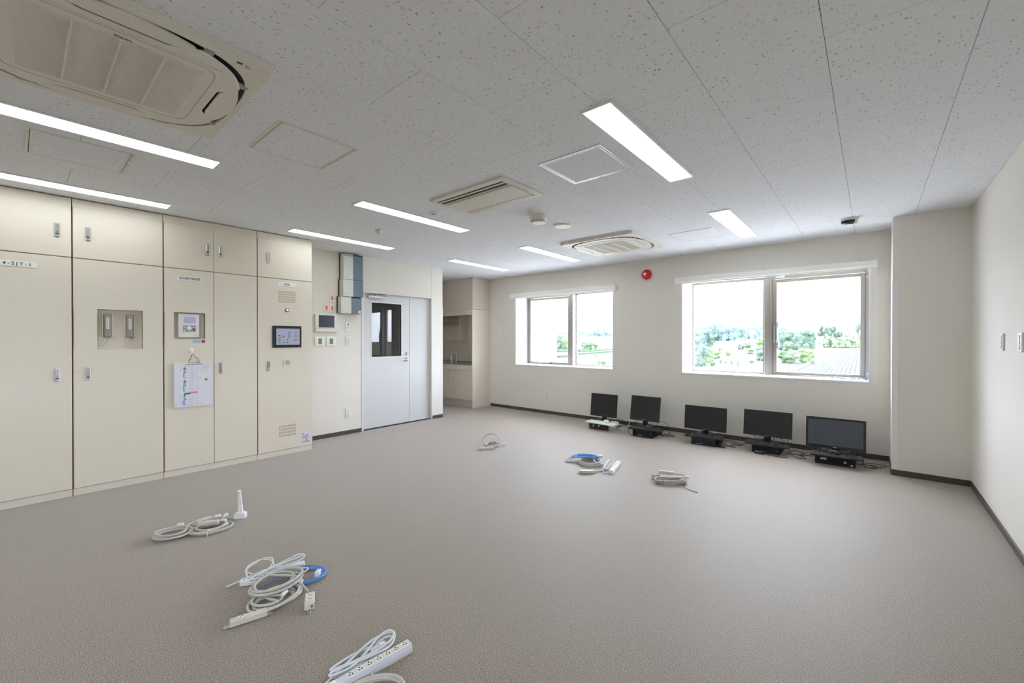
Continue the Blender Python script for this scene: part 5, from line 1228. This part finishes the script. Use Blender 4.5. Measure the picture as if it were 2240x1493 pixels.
def tree(name, label, x, y, h, w_, kind, group=None, var=0):
    """h height, w_ crown width in metres"""
    key = (kind, var)
    if key not in PROTO:
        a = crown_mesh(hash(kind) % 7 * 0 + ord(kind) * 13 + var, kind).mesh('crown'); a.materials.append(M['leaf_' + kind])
        b = trunk_mesh(kind).mesh('trunk'); b.materials.append(M['trunk']); PROTO[key] = (a, b)
    r = thing(name, label, 'tree' if name not in ('bush', 'shrub') else 'bush', (x, y, GZ), group=group)
    r.scale = (w_, w_, h); r.rotation_euler = (0, 0, (x * 7.3 + y * 3.1) % 6.28)
    for me, nm in zip(PROTO[key], ('crown', 'trunk')):
        o = bpy.data.objects.new(nm, me); COL.objects.link(o); o.parent = r
    return r
FOREST = [(-86,282,15.9),(-84,284,15.9),(-81,286,16.4),(-79,288,17.1),(-76,290,17.5),(-74,292,16.9),(-72,294,15.9),(-69,296,14.8),(-67,298,15.1),(-65,300,15.0),(-62,302,15.2),(-60,304,15.8),(-57,306,15.3),(-55,308,15.8),(-53,310,17.4),(-51,312,16.9),(-49,313,15.6),(-47,315,15.1),(-45,317,16.4),
(-153,225,14.0),(-151,226,12.1),(-149,228,13.3),(-147,230,13.3),(-145,231,12.6),(-142,234,12.1),(-140,235,11.6),(-138,237,11.8),(-136,239,12.5),(-133,241,14.0),(-131,243,14.2),(-129,245,12.8),(-126,247,12.3),(-90,279,15.2),(-94,276,14.6),(-98,273,14.2),(-102,270,14.8),(-106,266,14.4),(-110,262,13.4),(-114,258,13.2),(-118,255,13.6),(-122,251,12.8)]
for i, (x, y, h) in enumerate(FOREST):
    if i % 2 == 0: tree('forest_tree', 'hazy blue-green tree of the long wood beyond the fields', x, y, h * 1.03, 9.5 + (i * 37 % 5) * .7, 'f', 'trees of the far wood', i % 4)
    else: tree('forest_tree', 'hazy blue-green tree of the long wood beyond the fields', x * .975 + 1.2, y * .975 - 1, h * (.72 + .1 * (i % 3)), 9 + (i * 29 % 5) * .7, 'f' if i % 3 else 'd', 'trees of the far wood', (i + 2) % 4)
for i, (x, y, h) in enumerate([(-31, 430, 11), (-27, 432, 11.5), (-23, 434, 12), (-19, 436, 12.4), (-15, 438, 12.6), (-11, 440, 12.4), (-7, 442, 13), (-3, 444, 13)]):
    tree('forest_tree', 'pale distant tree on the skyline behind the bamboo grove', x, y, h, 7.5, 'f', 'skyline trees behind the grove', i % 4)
NEAR = [ # x, y, height, width, kind, label
(-143,212,8.8,7,'d','dark tree at the corner of the white wing, beyond the narrower window'),(-140.5,214,7.6,7.5,'l','light green tree beside the dark one near the white wing'),(-119,200,4.6,4.5,'m','rounded bush before the long white greenhouse'),(-116.5,201.5,4.9,6,'m','broader bush before the long white greenhouse'),(-113.5,203,3.4,3.5,'m','low bush trailing off before the white greenhouse'),
(-64.1,114.6,.95,.9,'m','small round shrub alone on the bare soil beyond the narrower window'),(-50.5,82.9,.5,.7,'l','tiny light shrub under the mullion of the narrower window'),(-47.8,87.3,.8,1.8,'l','low spreading light shrub at the bottom of the narrower window'),(-44.9,83.8,.75,1.4,'m','low green shrub at the bottom of the narrower window'),
(-27.0,91.1,5.0,4.2,'d','tall dark bushy tree at the left edge of the wider window'),(-82,307,9.5,10,'m','dark dome-shaped tree in front of the far wood'),(-34.1,129.8,4.0,4.4,'l','round light green tree behind the dark bushy one'),(-29.6,106.5,4.1,2.6,'l','slim yellow-green tree beside the dark bushy one'),(-27.0,94.5,1.8,1.3,'m','small conical shrub at the foot of the dark bushy tree'),(-36.5,154.6,1.8,2.8,'l','light shrub at the near end of the brown strip'),(-56.2,254.8,4.2,6.0,'m','umbrella-shaped tree before the white shed'),(-53.6,256.9,2.9,4.2,'d','dark shrub right beside the umbrella-shaped tree'),(-35.5,180.8,2.4,5.5,'l','low light hedge-like shrub on the far side of the brown strip'),(-55.8,280.8,4.0,6.0,'m','green clump behind the dark shrub'),(-45.8,263.3,7.4,9,'l','large light round tree against the far wood by the mullion'),(-21.8,125.3,4.0,4.2,'d','dark tree half hidden by the mullion of the wider window'),
(-25.3,94.2,.95,1.6,'m','wide low shrub with a shadow on the pale garden ground'),(-30.3,113.0,.8,1.0,'m','small shrub behind the wide low one'),(-26.4,104.8,.95,.7,'m','first sapling of the row on pale ground'),(-25.5,105.6,.75,.6,'m','second, thinner sapling of the row on pale ground'),(-23.7,103.0,.85,.7,'m','third sapling of the row on pale ground'),(-21.6,99.1,1.1,.8,'m','last sapling of the row on pale ground, the tallest'),(-21.3,111.2,.8,1.4,'m','rounded box-like shrub near the mullion of the wider window'),(-23.1,76.0,.8,1.0,'l','pale shrub at the lower edge of the wider window'),
(-31.7,240.5,10.9,11,'d','big leafy tree just past the mullion of the wider window'),(-29.6,263.0,11.8,11,'d','big leafy tree, middle one of the clump past the mullion'),(-26.6,277.5,11.6,10,'d','big leafy tree, last of the clump, toward the house'),(-26.5,300,8.6,6.5,'d','smaller dark tree beside the white house'),(-30.6,236,4.8,6,'m','rounded tree at the foot of the big clump'),(-14.9,117.8,3.1,5.6,'m','spreading bush by the dark furrows'),(-11.8,120.4,3.8,5.4,'l','light green bush at the edge of the bare field'),
(-26.6,358.6,12.4,6.5,'p','pine on the house side of the pine group'),(-24.0,350.9,14.8,9,'p','tallest pine of the group above the grove'),(-22.2,352.3,13.6,8,'p','pine behind the tallest one'),(-20.0,354.1,15.0,5.5,'p','narrow pine top above the grove'),(-17.6,356.0,11.6,7,'p','shorter pine standing apart in the grove'),(-7.2,364.6,16.4,6,'p','pine crown cut by the window frame'),
]
for i, (x, y, h, w_, k, lab) in enumerate(NEAR):
    tree('bush' if h < 3.3 else ('pine_tree' if k == 'p' else 'tree'), lab, x, y, h, w_, k, None, i % 4)
for i, (x, y, h) in enumerate([(-23.3,351.4,7.4),(-20.0,354.1,9.2),(-16.8,356.7,9),(-13.5,359.4,9.4),(-10.2,362.1,9.4),(-7.4,364.4,10.2),(-18.4,349,6.5),(-15.2,351,6.8),(-12,353,6.6),(-8.8,355,7)]):
    tree('bamboo_clump', 'light green clump of the bamboo grove at the end of the striped field', x, y, h, 6.4, 'b', 'clumps of the bamboo grove', i % 4)
# poles, sheds, house, wing
for i, (x, y, h) in enumerate([(-63.9,216.6,6.6),(-51.8,208.9,6.5),(-52.1,246.7,6.6),(-47.2,250.8,6.9)]):
    r = thing('utility_pole', ('pale pole over the dark bushy tree', 'pale pole with a cross arm before the white shed', 'pale pole behind the umbrella-shaped tree', 'pale pole by the large light round tree')[i], 'pole', (x, y, GZ))
    obj('post', G().cyl((x, y, GZ), (x, y, GZ + h), .14, .1, 10), 'concrete', r); obj('cross_arm', G().cbox(x - .55, x + .55, y - .05, y + .05, GZ + h * .93, GZ + h * .93 + .12, .01), 'concrete', r)
def shed(name, label, cat, x, y, rz, L, W_, h, hr, m='greenhouse'):
    r = thing(name, label, cat, (x, y, GZ), rz)
    obj('wall', G().box(-L / 2, L / 2, -W_ / 2, W_ / 2, 0, h), m, r, True)
    obj('roof', G().prism([(-W_ / 2 - .3, h - .05), (W_ / 2 + .3, h - .05), (0, h + hr)], -L / 2 - .2, L / 2 + .2, 'x'), m, r, True)
    obj('eaves', G().box(-L / 2 - .2, L / 2 + .2, -W_ / 2 - .34, -W_ / 2 - .28, h - .3, h), 'roof', r, True)
    return r
shed('greenhouse', 'long white greenhouse in front of the wood, beyond the narrower window', 'greenhouse', -119, 215, radians(40), 30, 8, 5.2, 1.9)
shed('shed', 'white low shed between the bushes, beyond the wider window', 'shed', -59.5, 246, radians(42), 10, 6, 3.0, 1.6)
shed('shed', 'white low shed roof farther behind, near the mullion', 'shed', -58, 292, radians(42), 16, 6, 4.2, 1.5)
r = shed('house', 'white house between the big trees and the pines', 'house', -28.2, 352, 0, 6, 6, 5.4, 2.0, 'render')
obj('window', G().cbox(.5, 2.3, -3.06, -3.0, 2.2, 4.4, .02), 'blued', r, True); obj('porch_roof', G().cbox(-2.6, .4, -3.8, -3.0, 2.6, 2.8, .02), 'roof', r, True)
# white wing of this building, seen through the narrower window
wg = sroot('wing_wall', (-9, 8.4, GZ))
obj('wall', G().box(-12, -7.0, 6.62, 10.23, GZ, 6.0), 'render', wg)
# lower storeys of the window wall
struct('facade', G().box(-12, 3, YO - .02, YO, GZ, -.2), 'render')
